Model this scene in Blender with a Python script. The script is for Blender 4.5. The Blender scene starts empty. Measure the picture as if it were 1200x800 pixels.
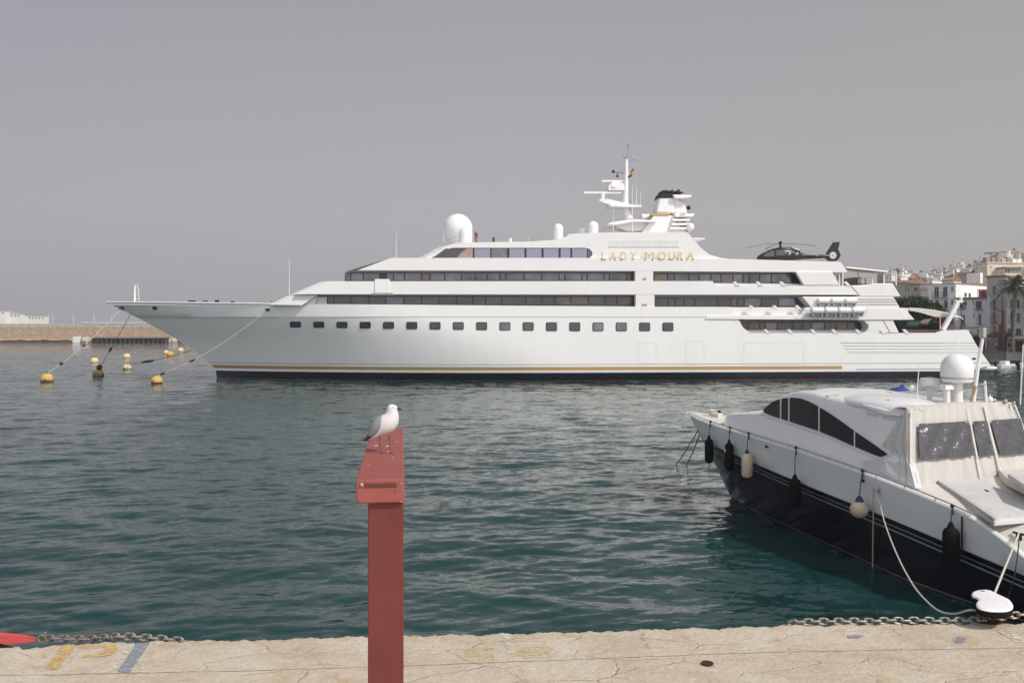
import bpy, math, random
import numpy as np
from mathutils import Vector, Matrix
R = math.radians
random.seed(7); rng = np.random.default_rng(7)
scene = bpy.context.scene
C = scene.collection

# ------------------------------------------------------------------ camera
H = 6.41            # camera height above the water (m)
F = 1000.0          # focal length in photo pixels (photo is 1200 wide)
HZ = 383.0          # horizon row
cam = bpy.data.cameras.new('camera'); camo = bpy.data.objects.new('camera', cam); C.objects.link(camo)
cam.sensor_width = 36; cam.lens = 36*F/1200; cam.shift_y = -(400-HZ)/1200
cam.clip_start = 0.1; cam.clip_end = 9000
camo.location = (0, 0, H); camo.rotation_euler = (R(90), 0, 0)
scene.camera = camo
# ------------------------------------------------------------------ world
SUN_EL = 45.0; SKY_BACK = 2.9
SUN_DIR = Vector((0.80, -0.60, 0)).normalized()      # horizontal direction towards the sun
world = bpy.data.worlds.new('World'); scene.world = world; world.use_nodes = True
wn = world.node_tree.nodes; wl = world.node_tree.links
for n in list(wn): wn.remove(n)
sky = wn.new('ShaderNodeTexSky'); sky.sky_type = 'NISHITA'; sky.sun_disc = False
sky.sun_elevation = R(SUN_EL); sky.sun_rotation = math.atan2(SUN_DIR.x, SUN_DIR.y)
sky.air_density = 1.0; sky.dust_density = 5.0; sky.ozone_density = 1.0
hs = wn.new('ShaderNodeHueSaturation'); hs.inputs['Saturation'].default_value = 0.12
mixc = wn.new('ShaderNodeMix'); mixc.data_type = 'RGBA'; mixc.inputs['Factor'].default_value = 0.86
tcw = wn.new('ShaderNodeTexCoord'); sep = wn.new('ShaderNodeSeparateXYZ')
ramp = wn.new('ShaderNodeValToRGB')
ramp.color_ramp.elements[0].position = 0.0; ramp.color_ramp.elements[0].color = (4.45, 4.36, 4.36, 1)
ramp.color_ramp.elements[1].position = 1.0; ramp.color_ramp.elements[1].color = (2.3, 2.42, 2.75, 1)
e = ramp.color_ramp.elements.new(0.12); e.color = (4.55, 4.50, 4.58, 1)
e = ramp.color_ramp.elements.new(0.34); e.color = (3.72, 3.72, 3.95, 1)
e = ramp.color_ramp.elements.new(0.6); e.color = (2.7, 2.78, 3.05, 1)
bg = wn.new('ShaderNodeBackground'); bg.inputs['Strength'].default_value = 0.1
wo = wn.new('ShaderNodeOutputWorld')
wl.new(sky.outputs[0], hs.inputs['Color']); wl.new(hs.outputs[0], mixc.inputs['A'])
wl.new(tcw.outputs['Generated'], sep.inputs[0]); wl.new(sep.outputs['Z'], ramp.inputs[0]); 
tint = wn.new('ShaderNodeValToRGB'); mrx = wn.new('ShaderNodeMapRange'); mrx.inputs['From Min'].default_value = -.6; mrx.inputs['From Max'].default_value = .6
tint.color_ramp.elements[0].color = (.90, .925, .99, 1); tint.color_ramp.elements[1].color = (1.02, .99, .955, 1)
e = tint.color_ramp.elements.new(.5); e.color = (1.03, 1.01, 1.045, 1)
wl.new(sep.outputs['X'], mrx.inputs[0]); wl.new(mrx.outputs[0], tint.inputs[0])
mt = wn.new('ShaderNodeMix'); mt.data_type = 'RGBA'; mt.blend_type = 'MULTIPLY'; mt.inputs['Factor'].default_value = 1
wl.new(ramp.outputs[0], mt.inputs['A']); wl.new(tint.outputs[0], mt.inputs['B']); wl.new(mt.outputs['Result'], mixc.inputs['B'])
# hazy glow on the sun's half of the sky (behind the camera)
mry = wn.new('ShaderNodeMapRange'); mry.inputs['From Min'].default_value = .25; mry.inputs['From Max'].default_value = -.65
mry.inputs['To Min'].default_value = 1.0; mry.inputs['To Max'].default_value = SKY_BACK
mb_ = wn.new('ShaderNodeVectorMath'); mb_.operation = 'SCALE'
wl.new(sep.outputs['Y'], mry.inputs[0]); wl.new(mixc.outputs['Result'], mb_.inputs[0]); wl.new(mry.outputs[0], mb_.inputs['Scale']); wl.new(mb_.outputs[0], bg.inputs['Color'])
wl.new(bg.outputs[0], wo.inputs[0])
sun = bpy.data.lights.new('sun', 'SUN'); sun.energy = 3.45; sun.angle = R(1.5); sun.color = (1.0, 0.95, 0.88)
suno = bpy.data.objects.new('sun', sun); C.objects.link(suno)
sd = Vector((SUN_DIR.x*math.cos(R(SUN_EL)), SUN_DIR.y*math.cos(R(SUN_EL)), math.sin(R(SUN_EL))))
suno.rotation_euler = sd.to_track_quat('Z', 'Y').to_euler(); suno.location = (30, -30, 60)
scene.view_settings.view_transform = 'Standard'; scene.view_settings.look = 'None'
scene.view_settings.gamma = 1; scene.view_settings.exposure = 0.0
scene.view_settings.use_curve_mapping = False

# ------------------------------------------------------------------ helpers
def pt(px, py, Y):
    return Vector(((px-600)/F*Y, Y, H-(py-HZ)/F*Y))
def atz(px, py, z):
    Y = (H-z)/((py-HZ)/F); return Vector(((px-600)/F*Y, Y, z))
def lerp(a, b, t): return a+(b-a)*t
def interp(x, tab): return float(np.interp(x, [t[0] for t in tab], [t[1] for t in tab]))

class MB:
    def __init__(s): s.v = []; s.f = []; s.m = []
    def add(s, vs, fs, mi=0):
        o = len(s.v); s.v += [tuple(p) for p in vs]
        for f in fs: s.f.append(tuple(i+o for i in f)); s.m.append(mi)
        return s
    def box(s, x0, x1, y0, y1, z0, z1, mi=0):
        return s.add([(x0,y0,z0),(x1,y0,z0),(x1,y1,z0),(x0,y1,z0),(x0,y0,z1),(x1,y0,z1),(x1,y1,z1),(x0,y1,z1)],
              [(0,3,2,1),(4,5,6,7),(0,1,5,4),(1,2,6,5),(2,3,7,6),(3,0,4,7)], mi)
    def beam(s, a, b, w, h, mi=0, up=(0,0,1)):
        a = Vector(a); b = Vector(b); d = (b-a).normalized(); u = Vector(up)
        sx = d.cross(u)
        if sx.length < 1e-4: sx = d.cross(Vector((1,0,0)))
        sx.normalize(); u = sx.cross(d)
        vs = [p+sx*i*w/2+u*j*h/2 for p in (a,b) for i,j in ((-1,-1),(1,-1),(1,1),(-1,1))]
        return s.add(vs, [(0,1,2,3),(7,6,5,4),(0,4,5,1),(1,5,6,2),(2,6,7,3),(3,7,4,0)], mi)
    def tube(s, pts, r, n=8, mi=0, cap=True):
        pts = [Vector(p) for p in pts]; rs = r if isinstance(r, (list, tuple)) else [r]*len(pts)
        vs = []; prev = None
        for i, p in enumerate(pts):
            d = (pts[min(i+1, len(pts)-1)]-pts[max(i-1, 0)]).normalized()
            if prev is None:
                a = Vector((0,0,1)) if abs(d.z) < .9 else Vector((1,0,0))
                sx = d.cross(a).normalized()
            else:
                sx = (prev - d*prev.dot(d)).normalized()
            prev = sx; sy = d.cross(sx)
            for k in range(n):
                t = 2*math.pi*k/n; vs.append(p+(sx*math.cos(t)+sy*math.sin(t))*rs[i])
        fs = [(i*n+k, i*n+(k+1)%n, (i+1)*n+(k+1)%n, (i+1)*n+k) for i in range(len(pts)-1) for k in range(n)]
        if cap: fs += [tuple(range(n-1,-1,-1)), tuple((len(pts)-1)*n+k for k in range(n))]
        return s.add(vs, fs, mi)
    def lathe(s, prof, c=(0,0,0), n=20, mi=0, axis='z', sx=1, sy=1):
        vs = []
        for r, h in prof:
            for k in range(n):
                t = 2*math.pi*k/n; a, b = r*math.cos(t)*sx, r*math.sin(t)*sy
                p = (a,b,h) if axis == 'z' else ((h,a,b) if axis == 'x' else (a,h,b))
                vs.append((p[0]+c[0], p[1]+c[1], p[2]+c[2]))
        m = len(prof)
        fs = [(i*n+k, i*n+(k+1)%n, (i+1)*n+(k+1)%n, (i+1)*n+k) for i in range(m-1) for k in range(n)]
        fs += [tuple(range(n-1,-1,-1)), tuple((m-1)*n+k for k in range(n))]
        return s.add(vs, fs, mi)
    def ball(s, c, r, n=20, m=12, mi=0, sc=(1,1,1), z0=-1.0):
        a0 = math.asin(max(-1, z0)); prof = []
        vs = []
        for i in range(m+1):
            a = lerp(a0, math.pi/2, i/m)
            for k in range(n):
                t = 2*math.pi*k/n
                vs.append((c[0]+r*math.cos(a)*math.cos(t)*sc[0], c[1]+r*math.cos(a)*math.sin(t)*sc[1], c[2]+r*math.sin(a)*sc[2]))
        fs = [(i*n+k, i*n+(k+1)%n, (i+1)*n+(k+1)%n, (i+1)*n+k) for i in range(m) for k in range(n)]
        fs.append(tuple(range(n-1,-1,-1)))
        return s.add(vs, fs, mi)
    def grid(s, rows, mi=0, closed=False, mfun=None):
        n = len(rows[0]); vs = [p for r in rows for p in r]; o = len(s.v)
        s.v += [tuple(p) for p in vs]
        for i in range(len(rows)-1):
            for k in range(n if closed else n-1):
                k2 = (k+1) % n
                q = (i*n+k, i*n+k2, (i+1)*n+k2, (i+1)*n+k)
                P = [Vector(vs[j]) for j in q]
                if (P[2]-P[0]).cross(P[3]-P[1]).length < 1e-7: continue
                s.f.append(tuple(j+o for j in q)); s.m.append(mfun(i, k) if mfun else mi)
        return s
    def poly(s, front, off, mi=0):
        """polygon (list of 3D points) extruded by vector off"""
        n = len(front); off = Vector(off)
        vs = [Vector(p) for p in front]+[Vector(p)+off for p in front]
        fs = [tuple(range(n)), tuple(range(2*n-1, n-1, -1))]+[(i, i+n, (i+1)%n+n, (i+1)%n) for i in range(n)]
        return s.add(vs, fs, mi)
    def build(s, name, mats, parent=None, smooth=False, bevel=0, seg=2, loc=None, fix=True, tri=False):
        me = bpy.data.meshes.new(name); me.from_pydata(s.v, [], s.f)
        if not isinstance(mats, (list, tuple)): mats = [mats]
        for m in mats: me.materials.append(m)
        me.polygons.foreach_set('material_index', s.m)
        me.update()
        if fix:
            import bmesh
            bm = bmesh.new(); bm.from_mesh(me)
            bmesh.ops.recalc_face_normals(bm, faces=bm.faces)
            bm.to_mesh(me); bm.free()
        o = bpy.data.objects.new(name, me); C.objects.link(o)
        if smooth:
            for p in me.polygons: p.use_smooth = True
            try: me.set_sharp_from_angle(angle=R(40 if smooth is True else smooth))
            except Exception: pass
        if bevel:
            b = o.modifiers.new('bevel', 'BEVEL'); b.width = bevel; b.segments = seg; b.limit_method = 'ANGLE'; b.angle_limit = R(35)
        if parent is not None: o.parent = parent
        if loc is not None: o.location = loc
        return o
def thing(name, label, cat, loc=(0,0,0), rotz=0, group=None):
    o = bpy.data.objects.new(name, None); C.objects.link(o); o.empty_display_size = .3
    o.location = loc; o.rotation_euler = (0,0,rotz); tag(o, label, cat, group); return o
def tag(o, label=None, cat=None, group=None, kind=None):
    if label: o['label'] = label
    if cat: o['category'] = cat
    if group: o['group'] = group
    if kind: o['kind'] = kind
    return o
def local(root, p):
    return root.matrix_basis.inverted() @ Vector(p)
def ropepts(a, b, sag, n=14):
    a = Vector(a); b = Vector(b)
    return [a.lerp(b, i/n)-Vector((0,0,sag*4*(i/n)*(1-i/n))) for i in range(n+1)]
def catmull(P, k=6):
    P = [Vector(p) for p in P]; out = []
    for i in range(len(P)-1):
        p0 = P[max(i-1,0)]; p1 = P[i]; p2 = P[i+1]; p3 = P[min(i+2, len(P)-1)]
        for j in range(k):
            t = j/k
            out.append(.5*((2*p1)+(p2-p0)*t+(2*p0-5*p1+4*p2-p3)*t*t+(3*p1-p0-3*p2+p3)*t**3))
    out.append(P[-1]); return out

# ------------------------------------------------------------------ materials
M = {}
def mat(name, col, rough=.5, metal=0, vary=0.0, vscale=1.0, bump=0.0, bscale=20, col2=None, coat=0, spec=.5, stretch=(1,1,1), detail=4):
    m = bpy.data.materials.new(name); m.use_nodes = True; nt = m.node_tree; b = nt.nodes['Principled BSDF']
    b.inputs['Base Color'].default_value = (*col, 1); b.inputs['Roughness'].default_value = rough
    b.inputs['Metallic'].default_value = metal; b.inputs['Specular IOR Level'].default_value = spec
    if coat: b.inputs['Coat Weight'].default_value = coat; b.inputs['Coat Roughness'].default_value = .08
    if vary or col2 or bump:
        tc = nt.nodes.new('ShaderNodeTexCoord'); mp = nt.nodes.new('ShaderNodeMapping'); mp.inputs['Scale'].default_value = stretch
        nt.links.new(tc.outputs['Object'], mp.inputs[0])
    if vary or col2:
        nz = nt.nodes.new('ShaderNodeTexNoise'); nz.inputs['Scale'].default_value = vscale; nz.inputs['Detail'].default_value = detail
        nz.inputs['Roughness'].default_value = .65
        nt.links.new(mp.outputs[0], nz.inputs['Vector'])
        cr = nt.nodes.new('ShaderNodeValToRGB'); cr.color_ramp.elements[0].position = .32; cr.color_ramp.elements[1].position = .68
        c2 = col2 if col2 else tuple(min(1, c*(1+vary)) for c in col)
        c1 = col if col2 else tuple(c*(1-vary) for c in col)
        cr.color_ramp.elements[0].color = (*c1, 1); cr.color_ramp.elements[1].color = (*c2, 1)
        nt.links.new(nz.outputs[0], cr.inputs[0]); nt.links.new(cr.outputs[0], b.inputs['Base Color'])
        mr = nt.nodes.new('ShaderNodeMapRange'); mr.inputs['To Min'].default_value = max(.02, rough*.85); mr.inputs['To Max'].default_value = min(1, rough*1.2)
        nt.links.new(nz.outputs[0], mr.inputs[0]); nt.links.new(mr.outputs[0], b.inputs['Roughness'])
    if bump:
        n2 = nt.nodes.new('ShaderNodeTexNoise'); n2.inputs['Scale'].default_value = bscale; n2.inputs['Detail'].default_value = 5
        bp = nt.nodes.new('ShaderNodeBump'); bp.inputs['Strength'].default_value = 1; bp.inputs['Distance'].default_value = bump
        nt.links.new(mp.outputs[0], n2.inputs['Vector']); nt.links.new(n2.outputs[0], bp.inputs['Height']); nt.links.new(bp.outputs[0], b.inputs['Normal'])
    M[name] = m; return m
mat('hull_white', (.735,.735,.715), .2, vary=.022, vscale=.5, stretch=(1,1,.22), bump=.03, bscale=.33, detail=6)
mat('super_white', (.715,.705,.69), .35, vary=.03, vscale=.35, detail=6, stretch=(1,1,.4))
mat('deck_under', (.62,.60,.58), .6)
mat('navy', (.010,.012,.022), .25, vary=.3, vscale=.4)
mat('boot_red', (.16,.03,.03), .6, vary=.4, vscale=1)
mat('gold', (.42,.28,.11), .4, metal=.2)
mat('gold_letter', (.60,.45,.17), .35, metal=.5)
mat('seam', (.30,.30,.30), .6)
mat('dark_frame', (.015,.016,.018), .3)
mat('pane_lav', (.27,.27,.34), .12, metal=.75)
mat('pane_dark', (.05,.055,.06), .10, vary=.5, vscale=.35, coat=.5)
mat('pane_brown', (.12,.095,.08), .15, vary=.5, vscale=.5, coat=.4)
mat('pane_grey', (.16,.16,.175), .12, vary=.4, vscale=.4, metal=.3)
mat('curtain', (.35,.27,.20), .7, vary=.15, vscale=3)
mat('teak', (.36,.22,.17), .6, vary=.15, vscale=3)
mat('dome_white', (.70,.70,.685), .42, vary=.02, vscale=1.5)
mat('grey_metal', (.35,.35,.35), .4, metal=.6)
mat('steel', (.55,.55,.55), .3, metal=.9)
mat('black', (.010,.010,.011), .6, spec=.3)
mat('heli_grey', (.010,.010,.012), .3, spec=.4)
mat('heli_glass', (.03,.032,.035), .05, coat=1)
mat('heli_silver', (.22,.22,.22), .4, metal=.4)
mat('canvas_cream', (.53,.50,.44), .85, vary=.08, vscale=4)
mat('canvas_brown', (.22,.17,.14), .8, vary=.1, vscale=2)
mat('rope_white', (.50,.47,.40), .9, bump=.004, bscale=90)
mat('rope_black', (.02,.02,.025), .9)
mat('rope_tan', (.42,.34,.24), .9)
mat('buoy_yellow', (.62,.40,.07), .65, col2=(.42,.27,.08), vscale=3)
mat('buoy_pale', (.72,.60,.38), .65, col2=(.50,.36,.18), vscale=3)
mat('buoy_algae', (.09,.06,.03), .8, vary=.4, vscale=6)
mat('post_dark_red', (.13,.029,.023), .6, col2=(.15,.035,.028), spec=.3, vscale=5, bump=.0006, bscale=160)
mat('post_red', (.25,.063,.051), .6, spec=.3, col2=(.28,.080,.066), vscale=7, bump=.0006, bscale=160)
mat('rust', (.055,.024,.017), .9, spec=.2, vary=.4, vscale=20)
mat('my_white', (.66,.66,.64), .22, vary=.02, vscale=.8, coat=.3)
mat('my_black', (.004,.005,.009), .16, vary=.2, vscale=.5, spec=.35)
mat('my_red', (.035,.010,.009), .6, vary=.4, vscale=2)
mat('my_glass', (.010,.010,.011), .1, spec=.25)
mat('my_deck', (.56,.53,.475), .55, vary=.05, vscale=3)
mat('vinyl_window', (.035,.035,.04), .12, bump=.09, bscale=2.6, coat=1, stretch=(1,1,1.6))
mat('tarp', (.47,.45,.42), .85, vary=.06, vscale=1.5, bump=.012, bscale=2.5, stretch=(6,6,.6))
mat('pad_cover', (.49,.48,.465), .8, vary=.05, vscale=2, bump=.015, bscale=3)
mat('blue_cloth', (.02,.035,.20), .8, vary=.2, vscale=20)
mat('fender_cream', (.58,.49,.36), .6, col2=(.42,.34,.23), vscale=5)
mat('fender_black', (.006,.006,.007), .9, spec=.2, bump=.004, bscale=60)
mat('chain_grey', (.36,.36,.33), .5, metal=.5, col2=(.22,.19,.15), vscale=18)
mat('sling_red', (.46,.06,.055), .8, vary=.1, vscale=30, bump=.003, bscale=120)
mat('bollard_black', (.010,.009,.008), .8, spec=.15)
mat('bollard_white', (.78,.78,.78), .4, col2=(.66,.65,.63), vscale=14)
mat('paint_yellow', (.55,.34,.07), .85, col2=(.38,.30,.19), vscale=22)
mat('paint_blue', (.12,.16,.28), .85, col2=(.25,.26,.29), vscale=30)
mat('paint_white', (.55,.51,.43), .85, col2=(.42,.36,.29), vscale=22)
mat('paint_faded', (.45,.36,.17), .85, col2=(.37,.31,.23), vscale=16)
mat('paint_pink', (.42,.27,.22), .85, col2=(.37,.30,.23), vscale=16)
mat('gull_white', (.56,.55,.54), .7, bump=.002, bscale=120)
mat('gull_grey', (.17,.18,.195), .7, vary=.12, vscale=60)
mat('gull_black', (.02,.02,.022), .6)
mat('beak_red', (.035,.008,.009), .4)
mat('leg_dark', (.09,.07,.065), .6)
mat('foliage', (.016,.030,.010), .7, spec=.2, col2=(.048,.064,.022), vscale=1.2)
mat('foliage_far', (.05,.075,.035), .7, vary=.4, vscale=.3)
mat('bark', (.11,.08,.06), .9, vary=.3, vscale=3, bump=.03, bscale=8)
mat('palm_green', (.022,.038,.013), .5, col2=(.065,.080,.028), vscale=2)
# walls
def spots(m, col, thr, sc, rough=.8):
    nt = m.node_tree; b = nt.nodes['Principled BSDF']; src = b.inputs['Base Color'].links[0].from_socket if b.inputs['Base Color'].links else None
    tc = nt.nodes.new('ShaderNodeTexCoord'); nz = nt.nodes.new('ShaderNodeTexNoise'); nz.inputs['Scale'].default_value = sc; nz.inputs['Detail'].default_value = 7; nz.inputs['Roughness'].default_value = .7
    cr = nt.nodes.new('ShaderNodeValToRGB'); cr.color_ramp.elements[0].position = thr; cr.color_ramp.elements[1].position = thr+.03
    mx = nt.nodes.new('ShaderNodeMix'); mx.data_type = 'RGBA'; mx.inputs['B'].default_value = (*col, 1)
    if src: nt.links.new(src, mx.inputs['A'])
    else: mx.inputs['A'].default_value = b.inputs['Base Color'].default_value
    nt.links.new(tc.outputs['Object'], nz.inputs['Vector']); nt.links.new(nz.outputs[0], cr.inputs[0]); nt.links.new(cr.outputs[0], mx.inputs['Factor']); nt.links.new(mx.outputs['Result'], b.inputs['Base Color'])
spots(M['post_red'], (.10,.03,.022), .69, 9); spots(M['post_red'], (.36,.14,.12), .70, 26); spots(M['post_dark_red'], (.05,.014,.010), .68, 7); spots(M['post_dark_red'], (.20,.06,.05), .71, 22)
spots(M['bollard_white'], (.35,.28,.22), .66, 16); spots(M['chain_grey'], (.16,.08,.045), .55, 22)
def wallmat(n, c, v=.10): return mat(n, c, .9, vary=v, vscale=.5, bump=.01, bscale=5)
wallmat('wall_white', (.72,.71,.70)); wallmat('wall_cream', (.60,.52,.41)); wallmat('wall_taupe', (.40,.36,.33))
wallmat('wall_olive', (.34,.32,.25)); wallmat('wall_brown', (.28,.23,.18)); wallmat('wall_pink', (.50,.36,.33)); wallmat('wall_grey', (.56,.55,.58))
mat('tile_red', (.22,.125,.10), .85, vary=.3, vscale=2)
mat('tile_brown', (.22,.13,.10), .85, vary=.3, vscale=2)
mat('roof_flat', (.50,.46,.42), .9, vary=.15, vscale=1)
mat('shutter_dark', (.06,.055,.05), .7); mat('shutter_green', (.05,.16,.11), .7); mat('shutter_brown', (.16,.07,.04), .7)
mat('win_glass', (.03,.035,.045), .15, coat=.5); mat('win_blue', (.10,.16,.20), .15, coat=.5)
mat('iron', (.02,.02,.02), .6); mat('awning_red', (.35,.03,.03), .8); mat('awning_green', (.02,.06,.045), .8)
mat('lamp_rust', (.12,.04,.03), .6)
mat('villa_white', (.70,.69,.67), .9, vary=.05, vscale=.3)
mat('hill_soil', (.22,.18,.14), .95, col2=(.12,.11,.08), vscale=.05)

# ------------------------------------------------------------------ water
def water_mat():
    m = bpy.data.materials.new('water'); m.use_nodes = True; nt = m.node_tree; N = nt.nodes.new; Lk = nt.links.new
    b = nt.nodes['Principled BSDF']
    b.inputs['Base Color'].default_value = (.008,.034,.038,1); b.inputs['Roughness'].default_value = .05
    b.inputs['IOR'].default_value = 1.33; b.inputs['Specular IOR Level'].default_value = .5
    g = N('ShaderNodeNewGeometry'); hgt = None; prev = None
    for sc, stx, sty, dist, det in ((.16,1,1.5,.20,2), (.55,1,1.7,.10,3), (1.9,1,1.5,.028,3), (6.5,1,1.3,.006,3)):
        mp = N('ShaderNodeMapping'); mp.inputs['Scale'].default_value = (sc*stx, sc*sty, sc)
        mp.inputs['Rotation'].default_value = (0,0,R(14)); mp.inputs['Location'].default_value = (sc*31, sc*7, sc*3)
        nz = N('ShaderNodeTexNoise'); nz.inputs['Scale'].default_value = 1; nz.inputs['Detail'].default_value = det
        nz.inputs['Distortion'].default_value = .35
        Lk(g.outputs['Position'], mp.inputs[0]); Lk(mp.outputs[0], nz.inputs['Vector'])
        bp = N('ShaderNodeBump'); bp.inputs['Strength'].default_value = 1; bp.inputs['Distance'].default_value = dist*WB
        Lk(nz.outputs[0], bp.inputs['Height'])
        if prev: Lk(prev.outputs[0], bp.inputs['Normal'])
        prev = bp
    # short ripples given directly as slopes, so they survive at grazing distance
    acc = prev.outputs[0]
    for sc, st, amp in ((1.1,(1,1.9,1),SL[0]), (3.6,(1,1.6,1),SL[1]), (.28,(1,2.0,1),SL[2])):
        mp = N('ShaderNodeMapping'); mp.inputs['Scale'].default_value = (sc*st[0], sc*st[1], sc); nz = N('ShaderNodeTexNoise'); nz.inputs['Scale'].default_value = 1; nz.inputs['Detail'].default_value = 2
        Lk(g.outputs['Position'], mp.inputs[0]); Lk(mp.outputs[0], nz.inputs['Vector'])
        sb = N('ShaderNodeVectorMath'); sb.operation = 'SUBTRACT'; sb.inputs[1].default_value = (.5,.5,.5); Lk(nz.outputs[1], sb.inputs[0])
        ml = N('ShaderNodeVectorMath'); ml.operation = 'MULTIPLY'; ml.inputs[1].default_value = (amp*.6, amp, 0); Lk(sb.outputs[0], ml.inputs[0])
        ad = N('ShaderNodeVectorMath'); ad.operation = 'ADD'; Lk(acc, ad.inputs[0]); Lk(ml.outputs[0], ad.inputs[1]); acc = ad.outputs[0]
    nm = N('ShaderNodeVectorMath'); nm.operation = 'NORMALIZE'; Lk(acc, nm.inputs[0]); Lk(nm.outputs[0], b.inputs['Normal'])
    # patchy water colour: greener shallows drifting through the harbour
    mp = N('ShaderNodeMapping'); mp.inputs['Scale'].default_value = (.05,.09,.05); nz = N('ShaderNodeTexNoise'); nz.inputs['Detail'].default_value = 2
    nz.inputs['Scale'].default_value = 1
    cr = N('ShaderNodeValToRGB'); cr.color_ramp.elements[0].position = .35; cr.color_ramp.elements[1].position = .7
    cr.color_ramp.elements[0].color = (.007,.033,.033,1); cr.color_ramp.elements[1].color = (.010,.041,.038,1)
    Lk(g.outputs['Position'], mp.inputs[0]); Lk(mp.outputs[0], nz.inputs['Vector']); Lk(nz.outputs[0], cr.inputs[0]); Lk(cr.outputs[0], b.inputs['Base Color'])
    return m
WB = 0.55
SL = (.34, .25, .27)
def make_water():
    tx = np.concatenate([np.linspace(-4,-.75,30)[:-1], np.linspace(-.75,.75,700), np.linspace(.75,4,30)[1:]])
    # rows: even in screen space for the near water, coarser beyond
    py = np.concatenate([np.linspace(800, 560, 420), np.linspace(560, 447, 260)[1:], np.linspace(447, 401, 300)[1:], np.linspace(401, 390, 30)[1:]])
    Y = H*F/(py-HZ); Y = np.concatenate([Y, [900, 1400, 2500, 5000, 8000]])
    dY = np.gradient(Y)
    X = tx[None,:]*Y[:,None]; YY = np.repeat(Y[:,None], len(tx), 1); Z = np.zeros_like(X)
    for i in range(90):
        lam = float(np.exp(rng.uniform(np.log(.5), np.log(5.5)))); k = 2*np.pi/lam
        th = rng.normal(R(97), R(27))                    # waves run mostly towards / away from the quay
        kx, ky = k*math.cos(th), k*math.sin(th); ph = rng.uniform(0, 2*np.pi)
        amp = .0021*lam**.68
        att = np.clip((lam/np.maximum(dY, .02)-2.0)/2.5, 0, 1)[:,None]
        p = kx*X+ky*YY+ph
        Z += att*amp*(np.sin(p)+.22*np.cos(2*p))
    Z *= 1.0
    edge = (np.abs(tx) > .76)[None,:]; Z = np.where(edge, 0, Z)
    nr, nc = X.shape
    co = np.stack([X, YY, Z], -1).reshape(-1, 3)
    idx = np.arange(nr*nc).reshape(nr, nc)
    q = np.stack([idx[:-1,:-1], idx[:-1,1:], idx[1:,1:], idx[1:,:-1]], -1).reshape(-1, 4)
    me = bpy.data.meshes.new('water')
    me.vertices.add(len(co)); me.vertices.foreach_set('co', co.ravel().astype(np.float32))
    me.loops.add(q.size); me.loops.foreach_set('vertex_index', q.ravel().astype(np.int32))
    me.polygons.add(len(q)); me.polygons.foreach_set('loop_start', np.arange(0, q.size, 4, dtype=np.int32))
    me.polygons.foreach_set('use_smooth', np.ones(len(q), dtype=bool))
    me.update(calc_edges=True); me.validate()
    me.materials.append(water_mat())
    o = bpy.data.objects.new('water', me); C.objects.link(o); tag(o, kind='structure')
make_water()

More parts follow.
